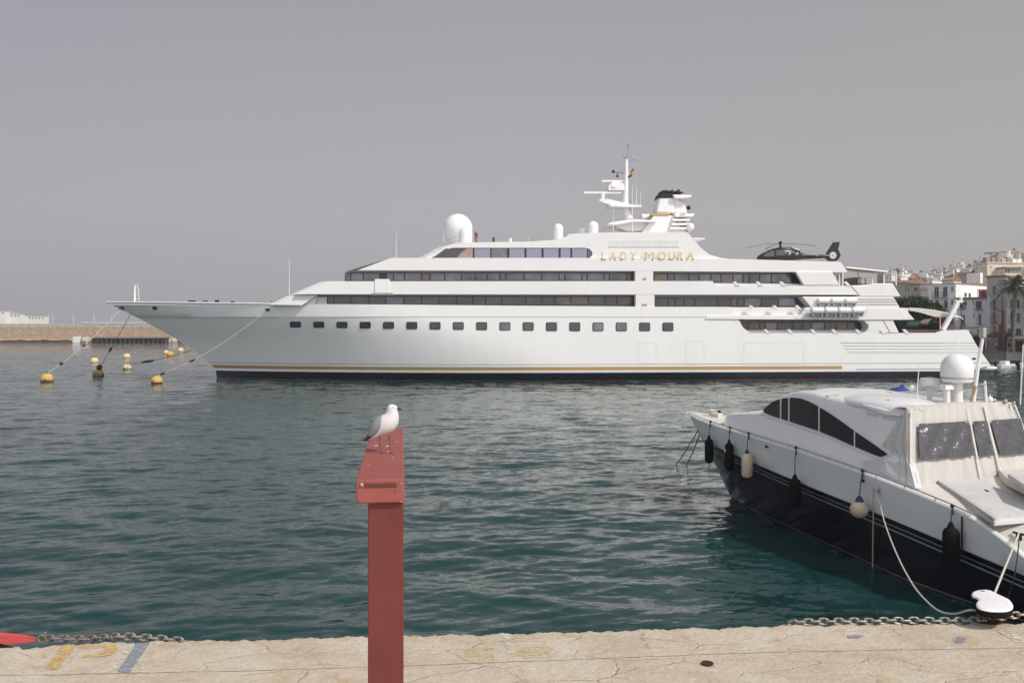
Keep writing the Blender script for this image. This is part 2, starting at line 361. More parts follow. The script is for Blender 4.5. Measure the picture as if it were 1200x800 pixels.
# ------------------------------------------------------------------ near quay
QZ = 2.2
def stone_mat():
    m = bpy.data.materials.new('quay_stone'); m.use_nodes = True; nt = m.node_tree; N = nt.nodes.new; Lk = nt.links.new
    b = nt.nodes['Principled BSDF']; b.inputs['Roughness'].default_value = .9
    g = N('ShaderNodeNewGeometry')
    def noise(sc, det=5, rough=.6, st=(1,1,1)):
        mp = N('ShaderNodeMapping'); mp.inputs['Scale'].default_value = st; n = N('ShaderNodeTexNoise')
        n.inputs['Scale'].default_value = sc; n.inputs['Detail'].default_value = det; n.inputs['Roughness'].default_value = rough
        Lk(g.outputs['Position'], mp.inputs[0]); Lk(mp.outputs[0], n.inputs['Vector']); return n
    def ramp(src, stops):
        r = N('ShaderNodeValToRGB'); els = r.color_ramp.elements
        while len(els) < len(stops): els.new(.5)
        for e, (p, c) in zip(els, stops): e.position = p; e.color = (*c, 1)
        Lk(src, r.inputs[0]); return r
    def mix(a, bb, f, mode='MIX'):
        x = N('ShaderNodeMix'); x.data_type = 'RGBA'; x.blend_type = mode
        if hasattr(f, 'outputs') : Lk(f.outputs[0], x.inputs['Factor'])
        else: x.inputs['Factor'].default_value = f
        Lk(a, x.inputs['A']); Lk(bb, x.inputs['B']); return x.outputs['Result']
    n1 = noise(.9, 6, .65); base = ramp(n1.outputs[0], [(.28,(.39,.315,.235)), (.5,(.49,.415,.325)), (.72,(.54,.485,.40))])
    n2 = noise(2.3, 4, .7); orange = ramp(n2.outputs[0], [(.54,(0,0,0)), (.66,(.55,.55,.55))])
    oc = N('ShaderNodeRGB'); oc.outputs[0].default_value = (.42,.285,.15,1)
    c = mix(base.outputs[0], oc.outputs[0], orange)
    n3 = noise(28, 5, .7); gr = ramp(n3.outputs[0], [(.3,(.72,.72,.72)), (.65,(1.08,1.08,1.08))]); c = mix(c, gr.outputs[0], .8, 'MULTIPLY')
    # cracks between irregular slabs
    mp = N('ShaderNodeMapping'); mp.inputs['Scale'].default_value = (.75,1.35,1); nn = noise(2.2, 4, .6)
    ad = N('ShaderNodeMix'); ad.data_type = 'RGBA'; ad.inputs['Factor'].default_value = .22
    Lk(g.outputs['Position'], mp.inputs[0]); Lk(mp.outputs[0], ad.inputs['A']); Lk(nn.outputs[1], ad.inputs['B'])
    vo = N('ShaderNodeTexVoronoi'); vo.feature = 'DISTANCE_TO_EDGE'; vo.inputs['Scale'].default_value = 1.5
    Lk(ad.outputs['Result'], vo.inputs['Vector'])
    crk = ramp(vo.outputs['Distance'], [(.0,(1,1,1)), (.022,(0,0,0))])
    nm = noise(1.7, 3); msk = ramp(nm.outputs[0], [(.42,(.1,.1,.1)), (.62,(1,1,1))])
    cm = N('ShaderNodeMath'); cm.operation = 'MULTIPLY'; Lk(crk.outputs[0], cm.inputs[0]); Lk(msk.outputs[0], cm.inputs[1])
    cm2 = N('ShaderNodeMath'); cm2.operation = 'MULTIPLY'; cm2.inputs[1].default_value = .18; Lk(cm.outputs[0], cm2.inputs[0])
    dk = N('ShaderNodeRGB'); dk.outputs[0].default_value = (.17,.13,.10,1)
    c = mix(c, dk.outputs[0], cm2)
    # small dark pits
    n4 = noise(55, 2, .5); pit = ramp(n4.outputs[0], [(.26,(.45,.42,.4)), (.33,(1,1,1))]); c = mix(c, pit.outputs[0], .7, 'MULTIPLY')
    Lk(c, b.inputs['Base Color'])
    hm = N('ShaderNodeMath'); hm.operation = 'MULTIPLY_ADD'; hm.inputs[1].default_value = -.6; Lk(cm.outputs[0], hm.inputs[0])
    n5 = noise(9, 8, .65); Lk(n5.outputs[0], hm.inputs[2])
    bp = N('ShaderNodeBump'); bp.inputs['Distance'].default_value = .035; bp.inputs['Strength'].default_value = .8; Lk(hm.outputs[0], bp.inputs['Height'])
    Lk(bp.outputs[0], b.inputs['Normal'])
    M['quay_stone'] = m; return m
stone_mat()
edge_px = [(-400,768),(-100,760),(0,757.5),(50,756),(100,752),(160,750),(220,749),(300,748),(400,744.5),(480,743),(600,740.5),(700,738),(800,734.5),(860,733.5),(920,731),(1000,730),(1100,729),(1200,728.5),(1400,726),(1700,722)]
def quay_edge(px):
    return interp(px, edge_px)
def make_quay():
    cols = []
    pxs = np.linspace(-400, 1700, 700)
    for i, px in enumerate(pxs):
        p = atz(px, quay_edge(px), QZ)
        wob = .025*math.sin(px*.11)+.018*math.sin(px*.31+1)+.012*math.sin(px*.73)+random.uniform(-.003,.003)
        if math.sin(px*.047) > .93: wob -= .04
        n = Vector((p.x, p.y+wob, QZ))
        zz = random.uniform(-.002,.001)
        col = [Vector((n.x*.0+p.x, -6, QZ)), Vector((p.x, 4, QZ)), Vector((p.x, 8, QZ))]
        for d in (2.0, 1.2, .75, .68, .5, .3, .16, .08): 
            col.append(Vector((p.x, n.y-d, QZ+zz*(1 if d < .6 else 0)+(.004 if d < .7 else 0)*math.sin(d*9))))
        col.append(Vector((p.x, n.y-.03, QZ-.008+zz))); col.append(Vector((p.x, n.y, QZ-.04)))
        col.append(Vector((p.x, n.y+.01, QZ-.3))); col.append(Vector((p.x, n.y, -1)))
        cols.append(col)
    o = MB().grid(cols).build('quay', M['quay_stone'], smooth=30); tag(o, kind='structure')
make_quay()
def worn(name, col, thr, sc=9):
    m = bpy.data.materials.new(name); m.use_nodes = True; nt = m.node_tree; b = nt.nodes['Principled BSDF']; b.inputs['Base Color'].default_value = (*col,1); b.inputs['Roughness'].default_value = .9
    g = nt.nodes.new('ShaderNodeNewGeometry'); nz = nt.nodes.new('ShaderNodeTexNoise'); nz.inputs['Scale'].default_value = sc; nz.inputs['Detail'].default_value = 8; nz.inputs['Roughness'].default_value = .78
    cr = nt.nodes.new('ShaderNodeValToRGB'); cr.color_ramp.elements[0].position = thr-.035; cr.color_ramp.elements[1].position = thr+.06
    tr = nt.nodes.new('ShaderNodeBsdfTransparent'); mx = nt.nodes.new('ShaderNodeMixShader'); L = nt.links.new
    L(g.outputs['Position'], nz.inputs['Vector']); L(nz.outputs[0], cr.inputs[0]); L(cr.outputs[0], mx.inputs[0]); L(tr.outputs[0], mx.inputs[1]); L(b.outputs[0], mx.inputs[2])
    L(mx.outputs[0], nt.nodes['Material Output'].inputs[0]); M[name] = m
worn('paint_yellow', (.52,.34,.12), .47); worn('paint_blue', (.21,.24,.31), .47, 14); worn('paint_white', (.56,.52,.44), .50); worn('paint_faded', (.52,.42,.20), .53); worn('paint_pink', (.44,.24,.20), .55)
def mark(name, pts, m, lift=.007):
    P = [atz(a, b, QZ+lift) for a, b in pts]
    o = MB().add(P, [tuple(range(len(P)))]).build(name, m, fix=False); tag(o, kind='structure')
# worn painted strokes near the edge
mark('painted_marking', [(72,756),(90,755),(68,784),(53,783)], M['paint_yellow'])
mark('painted_marking', [(92,756),(136,754),(139,760),(130,767),(116,770),(96,770),(99,766),(114,765.5),(122,762),(122,758.5),(91,760)], M['paint_yellow'])
mark('painted_marking', [(51,760),(60,758),(55,770),(47,771)], M['paint_faded'])
mark('painted_marking', [(160,752.5),(176,752),(152,787.5),(136,787.5)], M['paint_blue'])
mark('painted_marking', [(151,753),(158.5,752.6),(134,787.5),(127,787.5)], M['paint_white'])
mark('painted_marking', [(178,752),(187,752),(166,787),(154.5,787.5)], M['paint_white'])
mark('painted_marking', [(546,759),(580,757),(580,773),(543,775)], M['paint_faded'])
mark('painted_marking', [(598,768),(616,757),(648,756),(652,767),(640,770),(612,772)], M['paint_faded'])
mark('painted_marking', [(588,742.5),(597,742),(603,769),(596,770)], M['paint_white'])
mark('painted_marking', [(747,737.5),(753,737.5),(763,759),(757,759)], M['paint_pink'])
mark('painted_marking', [(1116,747),(1123,745),(1133,747),(1130,752),(1122,753)], M['paint_blue'])
mark('painted_marking', [(993,744),(1004,743),(1013,744),(1006,747),(995,747)], M['paint_blue'])
mark('painted_marking', [(1168,738),(1183,738),(1215,758),(1203,760)], M['paint_white'])
# flat patch on the quay: small iron drain lid
dl = MB(); p = atz(829, 777, QZ+.013); dl.lathe([(.075,0),(.075,.012),(.06,.016)], p, 20)
tag(dl.build('drain_lid', M['rust']), 'small dark round iron lid set in the pale quay paving', 'lid')

# ------------------------------------------------------------------ distant quay, hill, breakwater grounds
def far_ground():
    # town waterfront: starts behind the ship's stern, runs to the right and towards the camera side
    P = [(14,212),(60,190),(86,152),(130,138),(400,90),(900,200),(900,700),(120,700),(14,420)]
    top = 2.25
    mb = MB(); mb.poly([(x,y,top) for x,y in P][::-1], (0,0,-3.5)); o = mb.build('far_quay_ground', M['roof_flat']); tag(o, kind='structure')
    # hillside rising behind the first houses
    rows = []
    for j in range(26):
        y = lerp(205, 620, j/25); row = []
        for i in range(50):
            x = lerp(60, 560, i/49)
            s = max(0, min(1, (y-205)/150)); q = x/y
            h = (5+30*max(0, min(1, (q-.40)/.25))**1.1)*s + 2.2
            h = min(h, H+ .085*max(0,(q-.38)/.25+.5)*y)
            row.append((x, y, h+math.sin(x*.07)*.5*s))
        rows.append(row)
    tag(MB().grid(rows).build('town_hill', M['hill_soil'], smooth=True), kind='structure')
far_ground()
def breakwater():
    x0, x1 = -330, -95; Y = 356
    t = thing('breakwater_wall', 'long tan stone breakwater wall with pale parapet across the harbour', 'breakwater', (-213,Y,0))
    mat('bw_stone', (.24,.17,.12), .95, col2=(.42,.31,.21), vscale=1.3, detail=8, stretch=(1,1,.7), bump=.25, bscale=.7)
    mat('bw_par', (.42,.37,.31), .95, vary=.1, vscale=.5); mat('bw_dark', (.05,.045,.04), .9, vary=.4, vscale=.4)
    nx = 120; rows = []
    for j, (z, dy) in enumerate([(-1,-1.6),(.9,-1.4),(1.3,-.8),(1.35,0),(6.3,.9)]):
        rows.append([(lerp(x0,x1,i/nx)+213, dy+random.uniform(-.06,.06), z+(random.uniform(-.2,.35) if j in (1,2) else 0)) for i in range(nx+1)])
    MB().grid(rows, mfun=lambda i,k: 1 if i == 0 else 0).build('wall_face', [M['bw_stone'], M['bw_dark']], t)
    m = MB(); m.box(x0+213, x1+213, .85, 3.2, 6.3, 7.75)
    m.build('parapet', M['bw_par'], t)
    m = MB(); m.box(x0+213+150, x1+213, .7, 3.4, 7.75, 8.45); m.build('coping', mat('bw_cope', (.50,.48,.45), .8), t)
    m = MB()
    for i in range(60): 
        x = x0+213+i*3.9+random.uniform(-.3,.3); m.box(x, x+.5, .6, .85, 5.9, 7.5)
    m.build('buttress_row', M['bw_par'], t)
    # rock toe and landing pier in front of the wall
    r = MB()
    for i in range(46):
        x = random.uniform(-213, -172); s = random.uniform(.7,1.6)
        r.ball((x+213-213+0, -2.2+random.uniform(-.8,.5), random.uniform(-.2,.5)), s, 7, 4, sc=(1.2,.8,.55))
    o = thing('landing_pier', 'dark low landing pier with arches along the foot of the breakwater', 'pier', (-155,Y-6,0))
    m = MB(); m.box(-17,14.5,-1.6,1.6,1.75,2.25); m.build('deck', mat('pier_top', (.16,.14,.12), .9), o)
    mat('pier_dark', (.032,.042,.042), .8)
    for i in range(17): MB().box(-16.6+i*1.9, -16.2+i*1.9, -1.5, 1.4, -1, 1.75).build('pile', M['pier_dark'], o)
    m = MB(); m.box(-17,14.5,.9,1.4,-1,1.75); m.build('back_wall', M['pier_dark'], o)
    m = MB(); m.box(-1.25,1.25,-1,1,0,2.5); o = m.build('pontoon_hut', M['villa_white'], loc=(-178.5,Y-6,0), bevel=.08); tag(o, 'small square white hut at the waterline left of the dark landing pier', 'hut')
    for i, (px, s, lab) in enumerate([(101,2.1,'pale rounded boulder directly right of the white waterline hut'),(108,1.9,'tan boulder at the left end of the dark landing pier'),(197,1.7,'tan boulder at the right end of the dark landing pier beside the bow'),(203,1.5,'small grey boulder just left of the ship stem at the breakwater foot')]):
        p = pt(px, 399, Y-5); m = MB(); m.ball((0,0,.6), s, 9, 6, sc=(1.1,.8,.8))
        for k, v in enumerate(m.v): m.v[k] = tuple(c*random.uniform(.85,1.15) for c in v)
        tag(m.build('boulder', M['bw_par'], loc=(p.x,p.y,0)), lab, 'boulder', 'boulders at the breakwater foot')
breakwater()
def villas():
    tag(MB().grid([[(x, y, -1+max(0, 17*math.exp(-((x+520)/110)**2)*math.exp(-((y-760)/70)**2)))
        for x in np.linspace(-900,-350,30)] for y in np.linspace(640,900,12)]).build('far_headland', M['hill_soil'], smooth=True), kind='structure')
    data = [(-8,6,364.5,380,'largest white villa cut by the left edge of the photo'),(3,24,368,379,'low white villa with small windows beside the tall leftmost villa'),(11,17,366.5,372,'small upper white villa with a dark flat roof'),(17,28,370,379,'white villa stepping down the far slope left of the green trees'),(33,52,370.5,375.5,'wide white villa with a band of windows on the far slope'),(41,51,375,380,'low long white villa at the foot of the far slope'),(25,31,371,377,'tiny white villa between the green trees')]
    for i, (a, b, t, bt, lab) in enumerate(data):
        Y = 700+i*6; p0 = pt(a,bt,Y); p1 = pt(b,t,Y); w = p1.x-p0.x; h = p1.z-p0.z
        r = thing('villa', lab, 'villa', (p0.x,Y,p0.z-3), 0, 'white villas on the far headland')
        MB().box(0,w,0,7,0,h+3).build('wall', M['villa_white'], r); MB().box(-.3,w+.3,-.3,7.3,h+3,h+3.4).build('roof', M['roof_flat'], r)
        n = max(1, int(w/2.6))
        for k in range(n):
            x = (k+.5)*w/n; MB().box(x-.5,x+.5,-.06,.0,h+.9,h+2.1).build('window', M['win_glass'], r)
    for px, top, lab in [(57,368,'leftmost thin white mast behind the breakwater'),(62,367.5,'thin white mast second from the left behind the breakwater'),(86,368.5,'thin pale mast above the middle of the breakwater'),(110,367.5,'thin pale mast behind the breakwater left of the ship bow'),(131,369,'thin pale mast under the ship bow tip')]:
        p = pt(px,380,420); q = pt(px,top,420)
        MBB = MB(); MBB.tube([(0,0,-3.5),(0,0,q.z-p.z)], [.16,.07], 6); MBB.tube([(-1.1,0,(q.z-p.z)*.6),(1.1,0,(q.z-p.z)*.6)], .06, 5)
        r = thing('moored_sailboat', lab, 'sailboat', (p.x,420,0), 0, 'sailboats moored beyond the breakwater')
        MBB.build('mast', M['dome_white'], r, loc=(0,0,p.z))
        hb = MB(); rows = []
        for z, w in ((-.3,.9),(.5,1.5),(1.3,1.7)):
            rows.append([(5.5*math.cos(t)*(1+.05*z), w*math.sin(t), z) for t in np.linspace(0,2*np.pi,20,endpoint=False)])
        hb.grid(rows, closed=True); hb.f.append(tuple(range(40,60))); hb.m.append(0); hb.build('hull', M['dome_white'], r, smooth=True)
        MB().box(-2.4,1.6,-.9,.9,1.3,1.9).build('cabin', M['dome_white'], r, bevel=.2)
villas()

# ------------------------------------------------------------------ SUPERYACHT (local axes: x aft, y away from the camera, z up)
YA = math.atan(0.08); ca, sa = math.cos(YA), math.sin(YA)
def S(px, py, v=0.0):
    q = (px-600)/F
    lx = (q*(101+v*ca)+v*sa)/(ca-q*sa); Y = 101+lx*sa+v*ca
    return Vector((lx, v, H-(py-HZ)*Y/F))
BEAM = 18.5
ship = thing('superyacht', 'large white superyacht moored side-on across the harbour with gold lettering', 'superyacht', (0,101,0), YA)
def sprism(mb, pts, v0, v1, mi=0):
    P = [S(a, b, max(v0, 0)) for a, b in pts]
    P = [Vector((p.x, v0, p.z)) for p in P]
    return mb.poly(P, (0, v1-v0, 0), mi)
def tier(mb, pts, v0, v1, k, flags, mi=0):
    """prism whose flagged points sweep forward towards the centreline (rounded front in plan)"""
    P = [S(a, b, max(v0,0)) for a, b in pts]; vc = (v0+v1)/2; hw = (v1-v0)/2; rows = []
    for t in (-1,-.95,-.86,-.7,-.45,0,.45,.7,.86,.95,1):
        rows.append([(p.x+(-k*(1-abs(t)**3) if flags[i] else 0), vc+hw*t, p.z) for i, p in enumerate(P)])
    mb.grid(rows, closed=True, mi=mi); n = len(P); o = len(mb.v)-n*11
    mb.f.append(tuple(o+i for i in range(n))); mb.m.append(mi); mb.f.append(tuple(o+10*n+i for i in range(n-1,-1,-1))); mb.m.append(mi)
# hull
xb = S(124,354,9.25).x; zb = S(124,354,9.25).z
stem_tab = []   # (z, x) of the stem from measured points on the centreline
for a, b in [(124,354),(160,371.5),(207,400),(238,423),(246,430),(249,434)]:
    p = S(a,b,9.25-(1.5 if b > 390 else 0)); stem_tab.append((p.z, p.x))
stem_tab.append((0.0, S(251,443,8).x)); stem_tab.append((-1.0, S(252,443,8).x)); stem_tab.sort()
stern_tab = sorted([(S(1135,386.5).z, S(1135,386.5).x),(S(1143,401).z, S(1143,401).x),(S(1146,406).z, S(1146,406).x),(S(1163,429).z, S(1163,429).x),(S(1140,433).z, S(1140,433).x),(0, S(1138,440).x),(-1, S(1138,440).x)])
top_px = [(124,354),(330,356.3),(750,359.3),(856,359.6),(863,373.5),(873,390),(1096,390),(1101,387.2),(1135,386.5)]
top_tab = [(S(a,b,9.25 if a < 200 else (2.0 if a < 340 else 0)).x, S(a,b,9.25 if a < 200 else (2.0 if a < 340 else 0)).z) for a, b in top_px]
ZK = 7.6
def hb(x, z):
    if z > ZK:
        t_ = max(0, min(1, (x-interp(z, stem_tab)-1.5)/14)); z = ZK+(z-ZK)*(1-.40*t_*t_*(3-2*t_))
    xs = interp(z, stem_tab); d = x-xs
    Lz = lerp(47, 36, max(0, min(1, z/ZK))); b = BEAM/2*(1-max(0, 1-max(d,0)/Lz)**(2.15 if z > 0 else 2.0))
    if z < ZK: b *= 1
    if z < 1: b *= lerp(.9, 1, max(z+.8,0)/1.8) if d < 60 else lerp(.97,1,max(z+.8,0)/1.8)
    xa = S(1100,400).x
    if x > xa: b -= .5*((x-xa)/6)**2*.3
    return max(b, .02)
zrows = [-.8,.05,.96,1.24,1.66,1.90,1.99,2.6,3.4,4.2,5.0,5.68,6.2,6.9,7.3,ZK-.03,ZK,8.1,8.6,99]
us = list(np.linspace(0,1,46)**1.7*.36)+list(np.linspace(.36,1,60)[1:])
xA, xB = interp(9, stem_tab), S(1146,405).x
crit = [S(a,375).x for a in (856,863,873,1096,1101)]
def hull_rows(side):
    rows = []
    for z in zrows:
        row = []
        for u in us:
            zz0 = min(z, 9.4); xs = interp(zz0, stem_tab)
            # columns: parametrised from the sheer line then slid to the stem of that row
            X0 = lerp(xA, xB, u)
            for c in crit:
                if abs(X0-c) < .31: X0 = c
            zt = interp(X0, top_tab); zz = min(z, zt)
            xs = interp(zz, stem_tab); xe = interp(zz, stern_tab)
            w = max(0, 1-(X0-xA)/40); X = X0+(xs-xA)*w**1.0 if X0 < xA+40 else X0
            w2 = max(0, (X0-(xB-4))/4); X = X+(xe-xB)*w2
            b = hb(X, zz)
            step = .05 if zz >= ZK else 0
            row.append((X, BEAM/2-side*(b+step) , zz))
        rows.append(row)
    return rows
def hull_mat(i, k):
    z = (zrows[i]+min(zrows[i+1], 9))/2
    if i == 0: return 2
    if i == 1: return 1
    X = lerp(xA, xB, us[k])
    if i == 3 and X < S(984,430).x: return 3
    if i == 5: return 4
    return 0
def ship_hull():
    mb = MB(); A = hull_rows(1); B = hull_rows(-1)
    mb.grid(A, mfun=hull_mat); mb.grid([list(r) for r in B], mfun=hull_mat)
    # transom and deck cap
    mb.grid([[A[i][-1] for i in range(len(A))], [B[i][-1] for i in range(len(B))]], 0)
    top = [(max(a[2]-.35, 0)) for a in A[-1]]
    mb.grid([[(a[0], a[1]+.12, t) for a, t in zip(A[-1], top)], [(b[0], b[1]-.12, t) for b, t in zip(B[-1], top)]], 0)
    mb.grid([A[-1], [(a[0], a[1]+.12, a[2]) for a in A[-1]], [(a[0], a[1]+.12, t) for a, t in zip(A[-1], top)]], 0)
    mb.build('hull', [M['hull_white'], M['navy'], M['boot_red'], M['gold'], M['seam']], ship, smooth=35, fix=True)
ship_hull()
for side in (1,-1):
    r_ = hull_rows(side)[-1]; MB().tube([(p[0], p[1], p[2]+.03) for p in r_ if p[0] < S(330,356).x], .09, 6).build('rail_cap', M['super_white'], ship, smooth=True)
def on_side(px, py, off=0.0):
    """point on the near hull surface seen at that pixel"""
    v = 0.0
    for _ in range(12):
        p = S(px, py, v); v = BEAM/2-hb(p.x, p.z)
    p = S(px, py, v); return Vector((p.x, v-off, p.z))
def side_patch(name, pts, m, thick=.04, par=None):
    P = [on_side(a, b, thick) for a, b in pts]
    return MB().poly(P, (0, thick+.05, 0)).build(name, m, par or ship)
def rrect(x0, y0, x1, y1, r, n=3):
    out = []
    for cx, cy, a0 in ((x1-r,y0+r,-90),(x1-r,y1-r,0),(x0+r,y1-r,90),(x0+r,y0+r,180)):
        for i in range(n+1):
            a = R(a0+90*i/n); out.append((cx+r*math.cos(a), cy+r*math.sin(a)))
    return out
# portholes in the hull
for i in range(17):
    px = 346.2+27.28*i; t = i/16
    y0, y1 = lerp(377.0,378.1,t), lerp(383.4,387.6,min(1,t*1.4))
    fr = side_patch('porthole', rrect(px-6.4, y0-.3, px+6.4, y1+.3, 1.6), M['dark_frame'], .05)
    side_patch('pane', rrect(px-5.5, y0+.4, px+5.5, y1-.4, 1.3), M['pane_grey' if i in (9,13,14) else 'pane_dark'], .075, fr)
# upper works: solid bands
def part(name, pts, v0, v1, m, bevel=.06, par=None):
    return sprism(MB(), pts, v0, v1).build(name, m, par or ship, bevel=bevel, seg=2)
W = M['super_white']
V1 = BEAM
def band_part(name, pts, v0, k, flags, m=W):
    mb = MB(); tier(mb, pts, v0, BEAM-v0, k, flags); return mb.build(name, m, ship, smooth=25)
band_part('foredeck_house', [(321,357),(346,345.2),(372,345.2),(354,357.5)], .5, 2.0, [1,1,0,0])
band_part('upper_deck_band', [(346.5,345),(383,329.5),(835,329.3),(838.5,334.6),(997,334.6),(1007,347),(1003,345.4),(700,345),(360,344.6)], .03, 2.0, [1,1,0,0,0,0,0,0,1])
part('aft_bulwark', [(997,334.4),(1016,334.4),(1024,332.3),(1046,332),(1055.5,347.4),(1008,347.4)], -.05, BEAM+.05, W)
band_part('bridge_deck_band', [(404,318.6),(418,317),(458,302.2),(700,302.2),(860,303.4),(985,306.8),(993.5,319),(700,317.2),(420,316.6)], .03, .7, [0,1,1,0,0,0,0,0,1])
part('slanted_side_screen', [(932,317.8),(975,317.8),(984,334.3),(942,334.3)], -.04, .5, W)
band_part('top_deck_house', [(497,303),(527,287),(541,284.2),(620,283),(650,281),(664,277.3),(667,274),(690,273),(730,272),(806,272.5),(815,283),(822,291),(832,298.5),(845,302.2),(862,304)], .35, 1.8, [1,1,1]+[0]*12)
# louvred stern quarter and lower stern band
part('stern_quarter', [(940,347.6),(1047,347.6),(1054.5,360.2),(951,360.2)], .0, BEAM, W)
for k in range(3):
    part('louvre', [(1003,350.2+k*3),(1048+k*1.6,350.2+k*3),(1048.3+k*1.6,350.9+k*3),(1003,350.9+k*3)], -.05, .02, M['seam'], 0)
part('lower_deck_band', [(826,374.2),(828,369.3),(938,369),(943,360.3),(1053,360.3),(1064.5,374.8),(1010,375)], -.12, BEAM+.12, W)
part('inner_bulwark', [(856,360),(937,360.2),(943,369.5),(860,369.5)], .7, BEAM-.7, mat('inner_white', (.70,.665,.645), .5))
# wall cores behind the side decks
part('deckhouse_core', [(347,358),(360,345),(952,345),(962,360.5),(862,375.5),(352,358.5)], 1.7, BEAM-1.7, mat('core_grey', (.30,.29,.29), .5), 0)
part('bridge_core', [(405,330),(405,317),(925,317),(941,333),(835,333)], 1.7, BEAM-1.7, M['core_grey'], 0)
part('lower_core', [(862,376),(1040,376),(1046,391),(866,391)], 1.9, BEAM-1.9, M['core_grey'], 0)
part('saloon_bulkhead', [(745,345.2),(767,345.2),(767,359.4),(745,359.4)], .05, .9, W, 0)
part('bridge_bulkhead', [(744.5,316.8),(765.5,316.8),(765.5,329.5),(744.5,329.5)], .05, .9, W, 0)
part('stern_side_post', [(1018,375.2),(1046.5,375.2),(1054,390.4),(1018,390.4)], .0, BEAM, W)
part('post_groove', [(1035,376),(1036,376),(1044,390),(1043,390)], -.03, .05, M['seam'], 0)
part('forward_post', [(854,375),(866,375),(874,390.4),(862,390.4)], .05, 1.9, W, 0)
# deck sheets inside the recesses
part('lower_side_deck', [(866,390.4),(1050,390.4),(1050,391.6),(866,391.6)], .1, BEAM-.1, M['teak'], 0)
part('side_deck_sill', [(870,386.8),(1021,386.8),(1021,390.2),(872,390.2)], 1.2, 1.6, M['inner_white'], 0)
part('sill', [(835,331.5),(942,332.5),(943,335),(838,335)], 1.0, 1.5, M['inner_white'], 0)
part('bridge_wing_box', [(439,327),(456.5,327),(456.5,344),(439,344)], -.08, .6, W)
part('wing_box_foot', [(436,343),(460,343),(460,345.4),(436,345.4)], -.1, .5, M['seam'], 0)
# window rows: a dark band with separate panes standing proud of it
def win_row(edges, top, bot, v, mats, skew0=0, skew1=0, gap=1.5, frame=True):
    T = (lambda x: top) if not callable(top) else top
    B = (lambda x: bot) if not callable(bot) else bot
    a, b = edges[0], edges[-1]
    fr = part('window_band', [(a+skew0,T(a)-.4),(b+skew1,T(b)-.4),(b,B(b)+.6),(a,B(a)+.6)], v, v+.3, M['dark_frame'], 0)
    for i in range(len(edges)-1):
        x0, x1 = edges[i]+gap/2, edges[i+1]-gap/2
        k = mats[i % len(mats)]
        if k is None or x1-x0 < 1: continue
        s0 = skew0 if i == 0 else 0; s1 = skew1 if i == len(edges)-2 else 0
        sprism(MB(), [(x0+s0,T(x0)+.3),(x1+s1,T(x1)+.3),(x1,B(x1)-.2),(x0,B(x0)-.2)], v-.035, v-.002).build('window', M[k], ship)
D, G, Bn, Gy = 'pane_dark', 'pane_grey', 'pane_brown', 'curtain'
part('saloon_front', [(347,346),(372,346),(368,357.4),(351,357.4)], 1.0, 2.1, W, 0)
win_row([353,368,383.5,391,411,432.5,452,473,494,514,535,554,569,588,616,635,650,669,689.5,709,723,744], 347.6, lambda x: 357.0, 1.60, [G,Gy if False else 'super_white',D,D,D,D,G,D,D,D,D,D,D,D,D,D,Bn,Bn,D,D,Bn], 4, 0)
win_row([404,411,426,445,453,461,474,494,504,521,541,557,571,586,593,614,635,655,662,682,688,708,714,734,744], 320.2, 328.6, 1.60, [G,G,G,None,G,G,G,Bn,G,G,G,G,G,G,G,G,G,G,G,G,G,G,G,Bn])
win_row([766,782,790,807,819,833,845,859,871,878,890,904,928,941], 320.9, lambda x: 329.5 if x < 835 else 331.8, 1.60, [Gy,G,G,G,G,G,G,G,G,G,G,G,None], 0, -9)
win_row([767,783,791,802,814,841,856,864,872,892,912,932,955], 349.4, 358.6, 1.60, [D,D,D,D,D,D,'pane_brown',D,G,D,G,D], 0, -6)
win_row([868,877,890,897,911,929,940,951,966,980,993,1006,1016], 378.0, 386.6, 1.75, [D,Bn,D,G,D,D,D,'pane_grey',D,'pane_brown',D,D], -3, 0)
# rounded aft end of the lower window opening
part('rounded_end', [(1021,375.2),(1010,375.2),(1014,377),(1017,379.6),(1018,382.5),(1017,386),(1014,388.8),(1010,390.3),(1021,390.3)], .02, 1.8, W, 0)
# top deck windows with raked front glass and rounded aft end
tw = part('top_window_band', [(504,302.9),(530,290.3),(686,290.4),(691,291.8),(694,295.4),(694,298.5),(691.5,301.6),(687,303)], .22, .6, M['dark_frame'], 0)
for a, b, k in [(556,574.4,'pane_lav'),(576,594.2,'curtain'),(597,614.5,'pane_lav'),(617,634.5,'pane_lav'),(637,654.5,'pane_lav'),(657,668.4,'pane_lav'),(670.5,687.8,'pane_lav')]:
    sprism(MB(), [(a,291.3),(b,291.3),(b,302.2),(a,302.2)], .17, .215).build('window', M[k if k != 'curtain' else 'pane_grey'], ship)
sprism(MB(), [(545,291.3),(554,291.3),(554,302.2),(535,302.2)], .17, .215).build('window', M['curtain'], ship)
sprism(MB(), [(689,291.6),(692,294),(693,296.6),(692,300),(689,302.2)], .17, .215).build('window', M['pane_grey'], ship)
for k in range(4):
    a = 507+k*6.6; sprism(MB(), [(a+15,291.3),(a+20.5,291.3),(a+5.6,302.2),(a,302.2)], .17, .215).build('window', M['heli_glass'], ship)
sprism(MB(), [(506,302.4),(532,302.4),(545,290.8),(543,290.8),(531,300)], .16, .17)
# stanchion fins on the side bulwarks
for a, b in [(862,333),(889,333),(916.5,333),(992,333),(881,361),(908.5,361),(935,361),(898,389),(925.5,389),(952.5,389),(977,389),(1005,389),(1034,389.5),(1061,389)]:
    sprism(MB(), [(a-3.2,b-3.2),(a,b-3.2),(a+4.5,b+1.6),(a,b+1.6)], -.06, .2).build('stanchion_fin', W, ship)
